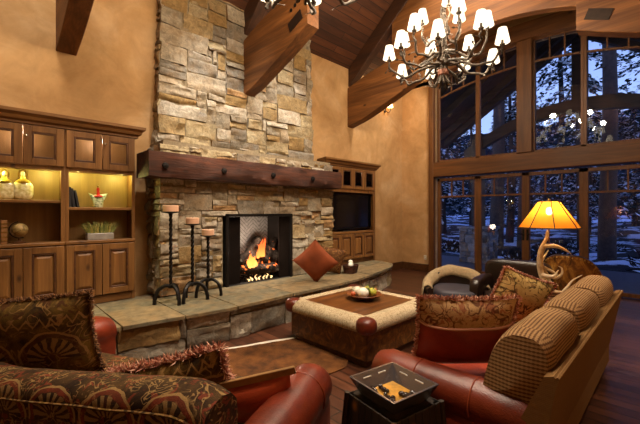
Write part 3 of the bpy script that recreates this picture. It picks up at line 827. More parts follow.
# right cabinet with television
def tv_cabinet():
    x0, x1 = 5.24, 6.93; cx = (x0+x1)/2; h = (x1-x0)/2; D = WY-CF-.01
    r = root('television_cabinet', 'built-in wooden cabinet right of the fireplace around the television', 'cabinet', (cx, CF, HZ))
    z = lambda v: v-HZ; c = MB(); t = .03
    ZC, ZU, ZT = 1.16, 2.07, 2.60
    for s in (-1, 1): c.box(s*h-(t if s > 0 else 0), s*h+(t if s < 0 else 0), 0, D, 0, z(ZT))
    c.box(-h, h, .02, D, 0, .1); c.box(-h+t, h-t, 0, D, z(ZU)-.03, z(ZU)); c.box(-h+t, h-t, 0, D, z(ZT)-.02, z(ZT))
    part('carcass', c, M_CAB['z'], r, bevel=.004)
    part('back_panel', MB().box(-h+t, h-t, D-.015, D, .1, z(ZT)-.02), M_CABD, r)
    part('counter', MB().box(-h, h, -.02, D-.02, z(ZC)-.05, z(ZC)), M_CAB['x'], r, bevel=.008)
    f = MB(); f.box(-h, -h+.06, -.012, 0, 0, z(ZT)); f.box(h-.09, h, -.012, 0, 0, z(ZT)); f.box(-h+.06, h-.09, -.012, 0, z(ZU)-.03, z(ZU)+.04)
    part('face_frame', f, M_CAB['z'], r, bevel=.003)
    n = 4; a0, a1 = -h+.03, h-.05
    for k in range(n):
        a, b = lerp(a0, a1, k/n)+.004, lerp(a0, a1, (k+1)/n)-.004
        panel_door(r, 'lower_door', a, b, .11, z(ZC)-.06, -.034, M_CAB, .06)
        panel_door(r, 'upper_door', a, b, z(ZU)+.05, z(ZT)-.01, -.034, M_CAB, .06, True)
    lamp('POINT', 'cabinet_light', (cx+.3, CF+.1, ZT-.07), 4, (1, .6, .35), .03)
    crown('trim_8', x0, x1, 'crown moulding on the television cabinet')
    tv = root('television', 'flat black television in the cabinet niche right of the fireplace', 'television', (6.08, CF+.13, ZC))
    part('screen', MB().box(-.74, .76, -.062, -.05, .09, .82), plain('tv_screen', '07080b', .12, 0, .1, 3, 0), tv, label='glossy black screen')
    f = MB(); f.box(-.78, .80, -.05, .02, .05, .86); part('casing', f, plain('tv_black', '101012', .4), tv, bevel=.01)
    part('stand', MB().box(-.25, .25, -.08, .08, 0, .02).box(-.05, .05, -.02, .02, .02, .06), plain('tv_black2', '0f0f11', .4), tv, bevel=.004)
tv_cabinet()

# ------------------------------------------------------------------ things on the shelves
Y_S = CF+.12
def jar(x, z, label, s=1.):
    r = root('glass_jar', label, 'jar', (x, Y_S, z))
    gm = MT('amber_jar', .15, .6); v = gm.co('Object'); n = gm.noise(v, 25, 4); gm.col(gm.ramp(n, [(.35, hexc('b5a060')), (.65, hexc('e6dcb0'))])); gm.b.inputs['Coat Weight'].default_value = .5
    part('vessel', MB().sell((0, 0, .095*s), (.085*s, .05*s, .095*s), .6, .8), gm.m, r)
    part('shoulder', MB().lathe([(.055*s, .17*s), (.06*s, .185*s), (.045*s, .2*s), (.02*s, .215*s), (.016*s, .235*s), (0, .235*s)], 16), plain('jar_gold', 'c9a53e', .3, .4), r, label='golden yellow shoulder and collar')
    st = MB().tube(smoothcurve([(-.03*s, 0, .225*s), (-.034*s, 0, .27*s), (0, 0, .31*s), (.034*s, 0, .27*s), (.03*s, 0, .225*s)], 5), .006*s, 6)
    part('handle', st, M_GOLDM, r); part('stopper', MB().sell((0, 0, .262*s), (.017*s, .017*s, .026*s)), plain('stopper', 'e9e2bb', .2), r)
jar(.36, 1.74, 'yellow topped glass jar nearest the bookcase middle', 1.15)
jar(.20, 1.74, 'amber glass jar at the left edge of the lit shelf', 1.12)
def book(x, z, w, h, d, lean, col, band, label, group=None, ban=None):
    r = root('book', label, 'book', (x, Y_S+.01, z), (0, lean, 0), group)
    cm = plain('book_'+col, col, .55)
    c = MB(); c.box(-w/2, -w/2+.004, -d/2, d/2, 0, h); c.box(w/2-.004, w/2, -d/2, d/2, 0, h); c.box(-w/2, w/2, -d/2, -d/2+.006, 0, h)
    part('cover', c, cm, r, bevel=.002); part('pages', MB().box(-w/2+.004, w/2-.004, -d/2+.006, d/2-.006, .004, h-.006), plain('paper', 'c9bd9c', .9), r)
    if band:
        b = MB()
        for q in (.15, .3, .5, .7, .85): b.box(-w/2-.001, w/2+.001, -d/2-.003, -d/2+.002, h*q-.006, h*q+.006)
        part('spine_band', b, M_GOLDM, r)
book(.115, 1.24, .05, .26, .18, 0, '3c1a14', True, 'dark red book at the left edge of the globe shelf')
book(.195, 1.24, .055, .27, .18, 0, '8a5f35', True, 'tan leather book with ribbed spine beside the globe')
book(.800, 1.66, .034, .25, .17, -.02, '15171d', False, 'tallest of the three black books upright against the bookcase divider')
book(.842, 1.66, .03, .235, .17, -.10, '181a20', False, 'middle of the three black books on the lit right shelf')
book(.888, 1.66, .026, .215, .17, -.17, '1b1c22', False, 'slimmest black book, leaning, nearest the red necked vase')
r = root('desk_globe', 'small tan desk globe on a dark stand in the bookcase', 'globe', (.33, Y_S, 1.24))
part('base', MB().lathe([(.06, 0), (.062, .012), (.03, .022), (.014, .035), (.012, .06), (0, .06)], 18), M_CABD, r)
gm = MT('globe_map', .5); v = gm.co('Object'); gm.col(gm.ramp(gm.noise(v, 14, 5), [(.45, hexc('a98c55')), (.52, hexc('6f5a2f')), (.65, hexc('c4a76a'))]))
part('sphere', MB().sell((.005, 0, .155), (.075, .075, .075)), gm.m, r)
part('meridian_ring', MB().tube([(.005+.095*cos(a), 0, .155+.095*sin(a)) for a in [radians(100+i*10) for i in range(20)]], .006, 6), M_IRON, r)
r = root('ceramic_vase', 'pale mottled winged vase with a red neck on the lit shelf', 'vase', (1.115, Y_S, 1.66))
gm = MT('mottled_ceramic', .4); v = gm.co('Object'); gm.col(gm.ramp(gm.noise(v, 35, 4), [(.42, hexc('7f8c66')), (.55, hexc('c9cfae'))]))
rows = []
for z, w, d in ((0, .045, .03), (.01, .055, .034), (.08, .06, .036), (.13, .085, .034), (.175, .105, .026), (.19, .11, .02)):
    rows.append([(w*cos(a), d*sin(a), z - (.05*(1-abs(cos(a))**2) if z > .17 else 0)) for a in [2*pi*k/20 for k in range(20)]])
mb = MB().strip(rows, closed=True); mb.add(rows[0], [tuple(range(20))]); mb.add(rows[-1], [tuple(range(20))]); part('body', mb, gm.m, r, 50)
part('red_collar', MB().lathe([(.02, .125), (.055, .14), (.05, .155), (.02, .165), (.016, .19), (.018, .24), (.012, .26), (0, .262)], 16), plain('red_glaze', 'a5231d', .25), r, label='glossy red neck and collar')
part('stopper', MB().lathe([(.013, .258), (.013, .275), (.018, .285), (0, .29)], 12), M_GOLDM, r)
r = root('planter_box', 'grey metal planter box of tufted grass on the bookcase counter', 'plant', (1.13, CF+.1, 1.24))
part('planter', MB().box(-.15, .15, -.06, .06, 0, .085), plain('zinc', '9b968e', .45, .4), r, bevel=.006)
part('soil', MB().box(-.14, .14, -.052, .052, .08, .09), plain('soil', '2d2016', .9), r)
mb = MB(); g = random.Random(3)
for k in range(420):
    x, y = g.uniform(-.14, .14), g.uniform(-.05, .05); a = g.uniform(0, 2*pi); l = g.uniform(.07, .19); le = g.uniform(.1, .8)
    dx, dy = cos(a)*le*l + x*.4, sin(a)*le*l*.5; w = .004
    mb.add([(x-w, y, .085), (x+w, y, .085), (x+dx*.5+w*.7, y+dy*.5, .085+l*.62), (x+dx*.5-w*.7, y+dy*.5, .085+l*.62), (x+dx, y+dy, .085+l*(1-.3*le))], [(0, 1, 2, 3), (3, 2, 4)])
gm = MT('grass_blade', .6); g2 = gm.n('NewGeometry'); gm.col(gm.ramp(g2.outputs['Random Per Island'], [(0, hexc('4f5a22')), (.5, hexc('6f7430')), (.85, hexc('a08a3c'))]))
part('grass', mb, gm.m, r, 0, kind='stuff')
# ------------------------------------------------------------------ upholstery materials
M_LEA = leather('cognac_leather', '451609', '7c2c12')
M_LEAR = leather('red_leather', '7a2412', 'a9421f', .3)
M_LEAB = leather('dark_leather', '150d0b', '2b1a14', .3)
M_PIPE = plain('piping', '8a3a1c', .45)
M_TAPB = tapestry('tapestry_sofa', '26170c', '4c3519', '98784a', '7a3420', .36, .40, .30, 17)
M_TAPP = tapestry('tapestry_gold', '2c1d0d', '705420', '94703f', '4a2614', .40, -.10, .12, 13)
M_TAPF = tapestry('tapestry_floral', 'b08a5c', 'c6a375', '5a2a1c', '8e4430', .4, 0, None, 17, False)
M_TAPL = tapestry('tapestry_leaf', 'a5884e', 'bd9f63', '35230f', '5a3018', .4, 0, None, 14, False)
M_CHK = check('checked_chenille', 'b08d60', '553420', .02, .85)
M_TAN = check('tan_weave', '84633b', '614224', .009, .35)
def fringe_mat(name, a, b, c):
    m = MT(name, .7, .3); g = m.n('NewGeometry'); m.col(m.ramp(g.outputs['Random Per Island'], [(0, hexc(a)), (.35, hexc(b)), (.75, hexc(c))])); return m.m
M_FRINGE = fringe_mat('bullion_fringe', '7a3c2a', 'a86650', 'cf9f84')
M_FRINGED = fringe_mat('dark_fringe', '3a2414', '5e3a20', '84582f')

def pillow_pts(w, h, t, n=18, pinch=.07, square=2.6):
    F, Bk = [], []
    for j in range(n+1):
        f, b = [], []
        for i in range(n+1):
            u, v = -1+2*i/n, -1+2*j/n
            x = u*w/2*(1-pinch*(1-v*v)*0 - pinch*(1-abs(v)**2)*abs(u)**4)
            z = v*h/2*(1-pinch*(1-abs(u)**2)*abs(v)**4)
            d = t/2*((1-abs(u)**square)*(1-abs(v)**square))**.62
            d *= 1+.10*noise.noise(Vector((x*5, z*5, w*9)))
            f.append((x, -d, z+h/2)); b.append((x, d, z+h/2))
        F.append(f); Bk.append(b)
    return F, Bk
def pillow_mb(w, h, t, **k):
    F, Bk = pillow_pts(w, h, t, **k); n = len(F)-1
    uv = [[((i/n-.5)*w, (j/n-.5)*h) for i in range(n+1)] for j in range(n+1)]
    mb = MB(); mb.strip(F, uvw=uv); mb.strip([list(r) for r in Bk], uvw=uv); return mb
def border(w, h, pinch=.07, step=.004):
    # perimeter points with outward directions
    out = []
    per = [((-1, -1), (1, -1)), ((1, -1), (1, 1)), ((1, 1), (-1, 1)), ((-1, 1), (-1, -1))]
    for (a, b), L in zip(per, (w, h, w, h)):
        k = int(L/step)
        for i in range(k):
            t = i/k; u, v = lerp(a[0], b[0], t), lerp(a[1], b[1], t)
            x = u*w/2*(1-pinch*(1-v*v)*abs(u)**4); z = v*h/2*(1-pinch*(1-u*u)*abs(v)**4)
            n = Vector(((b[1]-a[1]), 0, -(b[0]-a[0]))).normalized()
            out.append((Vector((x, 0, z+h/2)), n))
    return out
def fringe_mb(w, h, L, seed, step=.0035, sides=None, th=.0035, floor=None):
    g = random.Random(seed); mb = MB()
    for p, n in border(w, h, step=step):
        if sides and not sides(n): continue
        for _ in range(2):
            d = (n + Vector((g.uniform(-.95, .95), g.uniform(-1.1, 1.1), g.uniform(-.95, .95)))).normalized(); l = L*g.uniform(.6, 1.15)
            q = p + Vector((0, g.uniform(-.012, .012), 0)); e = q + d*l
            s = d.orthogonal().normalized(); k = d.cross(s)
            m_ = q+d*l*.6
            vs = [q+s*th, q-s*th*.5+k*th*.8, q-s*th*.5-k*th*.8, m_+s*th, m_-s*th*.5+k*th*.8, m_-s*th*.5-k*th*.8, e]
            mb.add(vs, [(0, 1, 4, 3), (1, 2, 5, 4), (2, 0, 3, 5), (3, 4, 6), (4, 5, 6), (5, 3, 6)])
    return mb
def rope_mb(w, h, r=.007):
    pts = [p for p, n in border(w, h, step=.02)]; pts.append(pts[0])
    return MB().tube(pts, r, 6)

# ------------------------------------------------------------------ sofas
def rolled_arm(x0, x1, y0, y1, ztop, rr):
    # leather arm running along y with a rolled top; x0..x1 thickness
    cx = (x0+x1)/2; prof = []
    hw = (x1-x0)/2*.82
    prof.append((cx-hw, .06)); prof.append((cx-hw, ztop-2*rr+.02))
    for i in range(15):
        a = radians(215 - i*250/14); prof.append((cx+rr*cos(a), ztop-rr+rr*sin(a)))
    prof.append((cx+hw, ztop-2*rr+.02)); prof.append((cx+hw, .06))
    rows = []; N = 12
    for i in range(N+1):
        t = i/N; y = lerp(y0, y1, t); s = 1.0
        e = min(t, 1-t)*N
        if e < 1: s = .90
        dz = .006*noise.noise(Vector((x0*3, y*6, 1)))
        rows.append([(cx+(px-cx)*s, y, lerp(ztop*.5, pz, s if px else 1)+dz) for px, pz in prof])
    mb = MB().strip(rows, closed=True); n = len(prof)
    mb.add(rows[0], [tuple(range(n))]); mb.add(rows[-1], [tuple(range(n))]); 
    pipe = [(cx+(px-cx)*1.005, y1-(y1-y0)*.085, pz*1.003) for px, pz in prof]
    return mb, pipe
def seam(o_parent, cx, rr, ztop, y):
    pts = [(cx+(rr+.002)*cos(radians(a)), y, ztop-rr+(rr+.002)*sin(radians(a))) for a in range(-20, 201, 11)]
    part('arm_seam', MB().tube(pts, .004, 6), M_PIPE, o_parent)

def right_sofa():
    # local: x along the length (0 = end near the camera), y forward towards the hearth
    r = root('sofa', 'checked fabric sofa with cognac leather arms, its back to the right side', 'sofa', (1.92, .40, 0))
    L = 2.72
    b = MB(); b.box(.06, L-.06, .10, 1.02, .08, .30); part('base', b, M_TAN, r, bevel=.02)
    for x in (.10, L-.10):
        for y in (.18, .98): part('leg', MB().lathe([(.028, 0), (.04, .05), (.045, .08), (0, .08)], 10, c=(x, y)), M_CABD, r)
    # raked outside back
    rows = []
    for i in range(13):
        x = lerp(.04, L, i/12)
        rows.append([(x, .14, .05), (x, .012, .74), (x, .0, .795), (x, .02, .815), (x, .06, .80), (x, .22, .42), (x, .3, .05)])
    uv = [[(rw[0][0], q) for q in (0, .7, .77, .8, .9, 1.3, 1.7)] for rw in rows]
    mb = MB().strip(rows, uvw=None, closed=True); mb.add(rows[0], [tuple(range(7))]); mb.add(rows[-1], [tuple(range(7))])
    bk = part('back', mb, M_TAN, r, 50)
    part('welt', MB().tube([(lerp(.04, L, i/20), .004, .806) for i in range(21)], .009, 6).tube([(L, .005, .80), (L, .03, .7), (L, .2, .06)], .009, 6), M_TAN, bk)
    for k in range(2):
        a, c = lerp(.22, L-.22, k/2)+.005, lerp(.22, L-.22, (k+1)/2)-.005
        m = MB().sell(((a+c)/2, .66, .385), ((c-a)/2, .44, .095), .35, .3, 32, 12); part('seat_cushion', m, M_LEAR, r)
    ar, pipe = rolled_arm(.0, .30, .10, 1.10, .635, .13); a1 = part('arm', ar, M_LEA, r, 50, label='cognac leather rolled arm nearest the camera')
    for y in (.42, .78): seam(a1, .15, .13, .635, y)
    ar, pipe = rolled_arm(L-.28, L-.0, .12, 1.10, .62, .12); part('arm', ar, M_LEA, r, 50, label='cognac leather rolled arm at the far end')
    # three loose back cushions
    def bcush(x0, x1, seed):
        cx, w = (x0+x1)/2, (x1-x0)/2; nu, nv = 30, 22; rows = []; uvs = []
        for j in range(nv+1):
            t = -1 + 2*j/nv; row = []
            sx = (1-abs(t)**4.)**.42 if abs(t) < 1 else 0.0
            for i in range(nu+1):
                a = 2*pi*i/nu - pi/2
                cy, cz = cos(a), sin(a)
                yy = math.copysign(abs(cy)**.72, cy)*.155; zz = math.copysign(abs(cz)**.62, cz)*.315
                k = lerp(.74, 1, sx) if abs(t) < 1 else .0
                if abs(t) == 1: k = .0
                bul = 1+.05*noise.noise(Vector((t*2+seed, a, 0)))
                x = cx + w*(t if abs(t) < 1 else t*.985)
                y = .225 - yy*k*bul; z = .665 + zz*(k if k > .0 else 0)*bul
                y -= (z-.665)*.20 - .0
                if x < .34 and z < .60: z = .60 + .02*sin(a)
                row.append((x, y, z))
            rows.append(row); uvs.append([(t*w, 1.5*i/nu) for i in range(nu+1)])
        return MB().strip(rows[4:-4], uvw=uvs[4:-4]).strip(rows[:5]).strip(rows[-5:])
    n = 3; a0, a1_ = .07, L-.12
    for k in range(n):
        a, c = lerp(a0, a1_, k/n)+.003, lerp(a0, a1_, (k+1)/n)-.003
        cc = part('back_cushion', bcush(a, c, k*3.1), M_CHK, r, 60)
    return r
right_sofa()

def left_sofa():
    # local: x from far end (0) to the end near the camera (2.4), y forward towards the coffee table
    phi = radians(-63); L = 2.42
    r = root('sofa', 'tapestry sofa with leather arms filling the lower left corner', 'sofa', (-.285, 3.275, 0), phi)
    b = MB(); b.box(.06, L-.06, .08, .88, .08, .30); part('base', b, M_TAPB, r, bevel=.02)
    for x in (.12, L-.12):
        for y in (.14, .84): part('leg', MB().lathe([(.028, 0), (.04, .05), (.045, .08), (0, .08)], 10, c=(x, y)), M_CABD, r)
    rows = []; uvs = []; N = 40
    for i in range(N+1):
        x = lerp(.0, 2.13, i/N); e = lerp(.685, .815, min(1, max(0, (x-.75)/1.2))**1.0)
        k = max(0, (x-1.93)/.2); e -= .05*k*k
        e += .008*noise.noise(Vector((x*4, 0, 2)))
        prof = [(.0, .06), (-.012, .3), (-.02, e-.16), (-.03, e-.08), (-.012, e-.025), (.04, e+.0), (.11, e+.008), (.18, e-.012), (.225, e-.06), (.235, e-.14), (.21, .42), (.21, .3)]
        rows.append([(x, y, z) for y, z in prof]); d = 0; uu = []
        top = 5
        acc = [0]
        for p, q in zip(prof, prof[1:]): acc.append(acc[-1]+sqrt((p[0]-q[0])**2+(p[1]-q[1])**2))
        uvs.append([(2.13-x, .66+(a-acc[6])) for a in acc])
    mb = MB().strip(rows, uvw=uvs); n = len(rows[0]); mb.add(rows[0], [tuple(range(n))]); mb.add(rows[-1], [tuple(range(n))])
    bk = part('back', mb, M_TAPB, r, 60, label='tapestry back with scallop and zigzag border')
    part('welt', MB().tube([(rw[3][0], rw[3][1]-.004, rw[3][2]) for rw in rows], .007, 6), M_TAPP, bk)
    for k in range(2):
        a, c = lerp(.28, L-.30, k/2)+.004, lerp(.28, L-.30, (k+1)/2)-.004
        part('seat_cushion', MB().sell(((a+c)/2, .56, .375), ((c-a)/2, .36, .10), .35, .3, 32, 12), M_TAPB, r)
    ar, p = rolled_arm(L-.30, L, .02, .93, .635, .14); a1 = part('arm', ar, M_LEA, r, 50, label='cognac leather rolled arm near the slatted table')
    seam(a1, L-.15, .14, .635, .72)
    ar, p = rolled_arm(.0, .28, .10, 1.2, .66, .13); part('arm', ar, M_LEA, r, 50, label='leather rolled arm at the far end')
left_sofa()
PHI = radians(-63)
def LS(x, y, z):   # left sofa local -> world
    v = Matrix.Rotation(PHI, 4, 'Z') @ Vector((x, y, z)); return (v.x-.285, v.y+3.275, z)

# pillows on the left sofa (front of a pillow faces its local -y)
def throw_pillow(loc, rot, w, h, t, mat, label, fr=None, fl=.035, seed=1, rope=None, **k):
    r = root('throw_pillow', label, 'pillow', loc, rot)
    part('cover', pillow_mb(w, h, t, **k), mat, r, 80)
    if fr: part('fringe', fringe_mb(w, h, fl, seed), fr, r, 0, kind='stuff')
    if rope: part('cord', rope_mb(w, h), rope, r, 60)
    return r
throw_pillow(LS(.42, .42, .47), (radians(12), radians(-3), radians(-36)), .86, .58, .26, M_TAPP, 'big gold and brown tapestry pillow at the far end of the left sofa', M_FRINGED, .03, 3)
throw_pillow(LS(1.68, .42, .41), (radians(14), radians(-13), radians(-44)), .62, .40, .2, M_TAPP, 'gold pillow with thick pink bullion fringe in the middle of the left sofa', M_FRINGE, .055, 4)
# flanged leather pillow
r = root('throw_pillow', 'red leather pillow with tan suede flange by the near leather arm', 'pillow', LS(2.07, .58, .325), (radians(18), radians(-13), radians(-45)))
part('leather_front', pillow_mb(.52, .36, .18), M_LEAR, r, 80)
fl = MB(); w, h, o = .52, .36, .035
for (a, b, c, d) in ((-w/2-o, w/2+o, h-.012, h+o), (-w/2-o, w/2+o, -.02, .012)): fl.box(a, b, -.005, .012, c, d)
part('flange', fl, plain('suede', '8f6a3d', .9), r, bevel=.004, label='tan suede flange')

# pillows on the right sofa
r = root('throw_pillow', 'square pillow, tapestry above red leather, against the right sofa near arm', 'pillow', (2.42, 1.08, .535), (radians(16), 0, radians(-44)))
w, h, t = .66, .52, .22; n = 18
F, Bk = pillow_pts(w, h, t); cut = 12
uv = [[((i/n-.5)*w, (j/n-.5)*h) for i in range(n+1)] for j in range(n+1)]
part('leather_half', MB().strip(F[:cut+1], uvw=uv[:cut+1]).strip(Bk[:cut+1], uvw=uv[:cut+1]), M_LEAR, r, 80, label='gathered red leather lower half')
part('tapestry_half', MB().strip(F[cut:], uvw=uv[cut:]).strip(Bk[cut:], uvw=uv[cut:]), M_TAPF, r, 80, label='floral tapestry upper half')
part('fringe', fringe_mb(w, h, .032, 8, sides=lambda nn: nn.z > -.5), M_FRINGE, r, 0, kind='stuff')
part('cord', MB().tube([(p[0], p[1]-.004, p[2]) for p in F[cut]], .009, 6), M_FRINGE, r)
throw_pillow((3.72, 1.20, .52), (radians(14), radians(20), radians(-42)), .52, .52, .2, M_TAPL, 'leaf patterned tapestry pillow further along the right sofa', M_FRINGE, .025, 9)

# ------------------------------------------------------------------ coffee table
def burl():
    m = MT('burl_wood', .45, .4); v = m.co('Object'); n = m.noise(v, 6, 9, .7, 2.2); n2 = m.noise(v, 30, 5)
    c = m.ramp(n, [(.3, hexc('2a1608')), (.5, hexc('5a3514')), (.66, hexc('8a5a24')), (.75, hexc('3a2010'))]); m.col(c); m.bump(n2, .3, .01); return m.m
def damask():
    m = MT('damask', .85, .2); v = m.co('Object', (1, 1, 1)); n = m.noise(v, 14, 2, .5, 3.5); e = m.ramp(m.math('ABSOLUTE', m.math('SUBTRACT', n, .5)), [(.015, 1.), (.05, 0.)])
    c = m.mix(e, hexc('b7a588'), hexc('84714f')); m.col(c); m.bump(n, .3, .01); return m.m
M_BURL = burl(); M_DAMASK = damask()
cx, cy = 3.42, 2.81; hx, hy = .62, .61
r = root('coffee_table', 'square burl wood coffee table with padded damask rim and leather corners', 'coffee table', (cx, cy, 0))
part('body', MB().box(-hx+.01, hx-.01, -hy+.01, hy-.01, .07, .36), M_BURL, r, bevel=.01)
part('plinth', MB().box(-hx+.05, hx-.05, -hy+.05, hy-.05, 0, .07), M_CABD, r)
part('top', MB().box(-hx+.13, hx-.13, -hy+.13, hy-.13, .42, .497), wood('table_top', '4a2a12', '7a4a20', 'x', .35, False), r, bevel=.006, label='polished brown wooden top')
def roll(p, q, axis):
    prof = [(.0, .36), (-.035, .37), (-.05, .40), (-.045, .445), (-.02, .48), (.03, .503), (.10, .505), (.145, .495), (.145, .40)]
    rows = []
    for s in (p, q):
        rows.append([((s, y, z) if axis == 'x' else (y, s, z)) for y, z in prof])
    return rows
for sx in (-1, 1):
    g = [[(sx*(hx+(-a)), s, z) for a, z in [(.0, .36), (-.035, .37), (-.05, .40), (-.045, .445), (-.02, .48), (.03, .503), (.10, .505), (.145, .495), (.145, .40)]] for s in (-hy+.10, hy-.10)]
    part('padded_rim', MB().strip(g, closed=True), M_DAMASK, r, 60)
for sy in (-1, 1):
    g = [[(s, sy*(hy+(-a)), z) for a, z in [(.0, .36), (-.035, .37), (-.05, .40), (-.045, .445), (-.02, .48), (.03, .503), (.10, .505), (.145, .495), (.145, .40)]] for s in (-hx+.10, hx-.10)]
    part('padded_rim', MB().strip(g, closed=True), M_DAMASK, r, 60)
for sx in (-1, 1):
    for sy in (-1, 1):
        part('leather_corner', MB().sell((sx*(hx-.035), sy*(hy-.035), .433), (.105, .105, .085), .7, .85, 20, 12), M_LEA, r)
r = root('wooden_bowl', 'shallow wooden bowl of flowers and fruit on the coffee table', 'bowl', (3.50, 2.80, .505))
part('bowl', MB().lathe([(.09, 0), (.095, .006), (.19, .035), (.225, .06), (.22, .065), (.19, .05), (.09, .02), (0, .018)], 28), wood('bowl_wood', '5a2f14', '8a4f22', 'x', .4), r)
def fruit(x, y, z, rr, c, kind, label, mat=None):
    solo(kind, MB().sell((0, 0, 0), (rr, rr, rr*.9)), mat or plain(kind+'_skin_'+c, c, .4, 0, .15, 20), label, kind.split('_')[-1], (3.50+x, 2.80+y, .505+z), smooth=80)
fruit(-.08, -.05, .092, .072, 'e2dccb', 'garlic_bulb', 'large white garlic bulb at the left front of the bowl')
fruit(-.04, .08, .09, .06, 'd9cfb8', 'garlic_bulb', 'white garlic bulb behind the larger one in the bowl')
fruit(.07, -.08, .082, .058, 'a8a83e', 'green_pear', 'yellow green pear at the right front of the bowl')
fruit(.11, .04, .08, .052, 'b5a63a', 'green_apple', 'yellow green apple at the right rim of the bowl')
fruit(.185, -.03, .078, .03, 'b5532a', 'orange_berry', 'orange berry by the right rim of the bowl')
fruit(-.175, .03, .078, .032, 'b5532a', 'orange_berry', 'orange berry by the left rim of the bowl')
mb = MB(); g = random.Random(4)
for k in range(60):
    a = g.uniform(0, 2*pi); rr = g.uniform(.0, .12); x, y = rr*cos(a)+.02, rr*sin(a)+.02; l = g.uniform(.06, .13); d = Vector((cos(a)*.6+g.uniform(-.4, .4), sin(a)*.6+g.uniform(-.4, .4), g.uniform(.5, 1.2))).normalized(); s = d.orthogonal().normalized()*.02
    p = Vector((x, y, .06)); mb.add([p, p+d*l*.5+s, p+d*l, p+d*l*.5-s], [(0, 1, 2, 3)])
r2 = solo('leaf_sprig', mb, plain('leaf_green', '566b2c', .6), 'sprig of green leaves sticking up from the bowl', 'sprig', (3.50, 2.80, .505), smooth=0)

# ------------------------------------------------------------------ slatted side table with tray
tx, ty, tr = 1.69, 1.14, radians(-10)
r = root('side_table', 'dark slatted side table with flared sides in the foreground', 'side table', (tx, ty, 0), tr)
def slatwood():
    m = MT('slat_wood', .5, .4); v = m.co('Object', (1, 1, .15), rndshift=True); n = m.noise(v, 8, 6, .6, .5); k = m.vor(m.co('Object', (1, 1, .8)), 7)
    c = m.ramp(n, [(.3, hexc('17110c')), (.7, hexc('3a2a1a'))]); c = m.mix(m.ramp(k, [(.08, .9), (.2, 0.)]), c, hexc('8a5418')); m.col(c); m.bump(n, .2, .01); return m.m
M_SLAT = slatwood()
zt, ht, hb = .545, .185, .225
for sd in range(4):
    R = RZ(sd*pi/2)
    for k in range(7):
        a, b = -1+2*k/7+.012, -1+2*(k+1)/7-.012
        vs = [(a*hb, -hb, .01), (b*hb, -hb, .01), (b*ht, -ht, zt), (a*ht, -ht, zt), (a*hb*.98, -hb+.025, .01), (b*hb*.98, -hb+.025, .01), (b*ht*.98, -ht+.025, zt), (a*ht*.98, -ht+.025, zt)]
        part('slat', MB().add(vs, [(0, 1, 2, 3), (4, 7, 6, 5), (0, 4, 5, 1), (1, 5, 6, 2), (2, 6, 7, 3), (3, 7, 4, 0)], None, R), M_SLAT, r, bevel=.003)
for sx in (-1, 1):
    for sy in (-1, 1):
        part('corner_post', MB().tube([(sx*hb, sy*hb, 0), (sx*ht, sy*ht, zt+.005)], .016, 8), M_SLAT, r)
part('top', MB().box(-ht+.005, ht-.005, -ht+.005, ht-.005, zt-.03, zt), M_SLAT, r, bevel=.003)
part('liner', MB().box(-ht+.03, ht-.03, -ht+.03, ht-.03, .02, zt-.03), M_IRON, r)
r = root('square_tray', 'deep square mirrored tray on the slatted side table', 'tray', (tx, ty, zt+.001), tr)
a, b, H = .13, .178, .095
wl_ = MB(); rows = []
for s, z in ((a, 0), (b, H), (b-.012, H), (a-.012, .012)):
    rows.append([(-s, -s, z), (s, -s, z), (s, s, z), (-s, s, z)])
wl_.strip(rows, closed=True)
part('wall', wl_, plain('tray_silver', '8d8a90', .22, .85, .1, 6, 0), r, 20, label='silvery mirrored walls')
part('bottom', MB().box(-a, a, -a, a, 0, .012), plain('tray_gold', 'b9862c', .4, .3, .4, 20), r, label='amber gold bottom')
sl = MB()
for sd in range(4):
    for x in (-.06, .06): sl.box(x-.03, x+.03, .1495, .1535, H-.034, H-.022, RZ(sd*pi/2))
part('handle_slot', sl, plain('pale_inlay', 'e8e4da', .3), r, label='pale inlaid slots')
g = random.Random(2)
P0 = None
for k in range(26):
    x, y = (g.uniform(-.10, -.01), g.uniform(-.10, .10)) if k < 16 else (g.uniform(.0, .09), g.uniform(-.10, -.03)); rr = g.uniform(.011, .017)
    if P0 is None:
        P0 = link('bead', MB().sell((0, 0, 0), (1, 1, .85), nu=12, nv=8).mesh('bead', 80), plain('dark_bead', '2a1a0f', .15, 0, .4, 30)); o = P0
        o['category'] = 'bead'; o['group'] = 'dark glass beads in the tray'
    else: o = P0.copy(); COL.objects.link(o)
    v = RZ(tr) @ Vector((x, y, 0)); o.location = (tx+v.x, ty+v.y, zt+.013+rr*.85); o.scale = (rr,)*3; o['label'] = 'small dark shiny bead lying in the square tray'

def pc(c, rot, h): return tuple(Vector(c) - Euler(rot).to_matrix() @ Vector((0, 0, h/2)))
# ------------------------------------------------------------------ hearth cushions and basket
M_RUST = plain('rust_suede', '7f3a15', .9, 0, .2, 5)
throw_pillow(pc((4.00, 4.22, HZ+.345), (radians(20), radians(45), radians(-40)), .56), (radians(20), radians(45), radians(-40)), .56, .56, .2, M_RUST, 'rust orange suede pillow standing on its corner on the hearth', None) 
throw_pillow(pc((4.70, 4.55, HZ+.27), (radians(12), radians(12), radians(-30)), .50), (radians(12), radians(12), radians(-30)), .52, .50, .18, tapestry('brown_stripe', '4a2f18', '6a4626', '8a6236', '5a3018', .4, 0, None, 12, False), 'brown patterned pillow behind the rust suede pillow', None)
def wicker():
    m = MT('wicker', .7, .3); v = m.co('Object'); x, y, z = m.sep(v); w = m.math('SINE', m.math('MULTIPLY', z, 380)); n = m.noise(v, 30, 3)
    m.col(m.ramp(n, [(.3, hexc('2a1610')), (.7, hexc('55301d'))])); m.bump(m.math('MULTIPLY', w, n), .6, .01); return m.m
r = root('wicker_basket', 'dark wicker basket on the hearth beside the pillows', 'basket', (5.12, 4.42, HZ+.004), radians(20))
rows = []
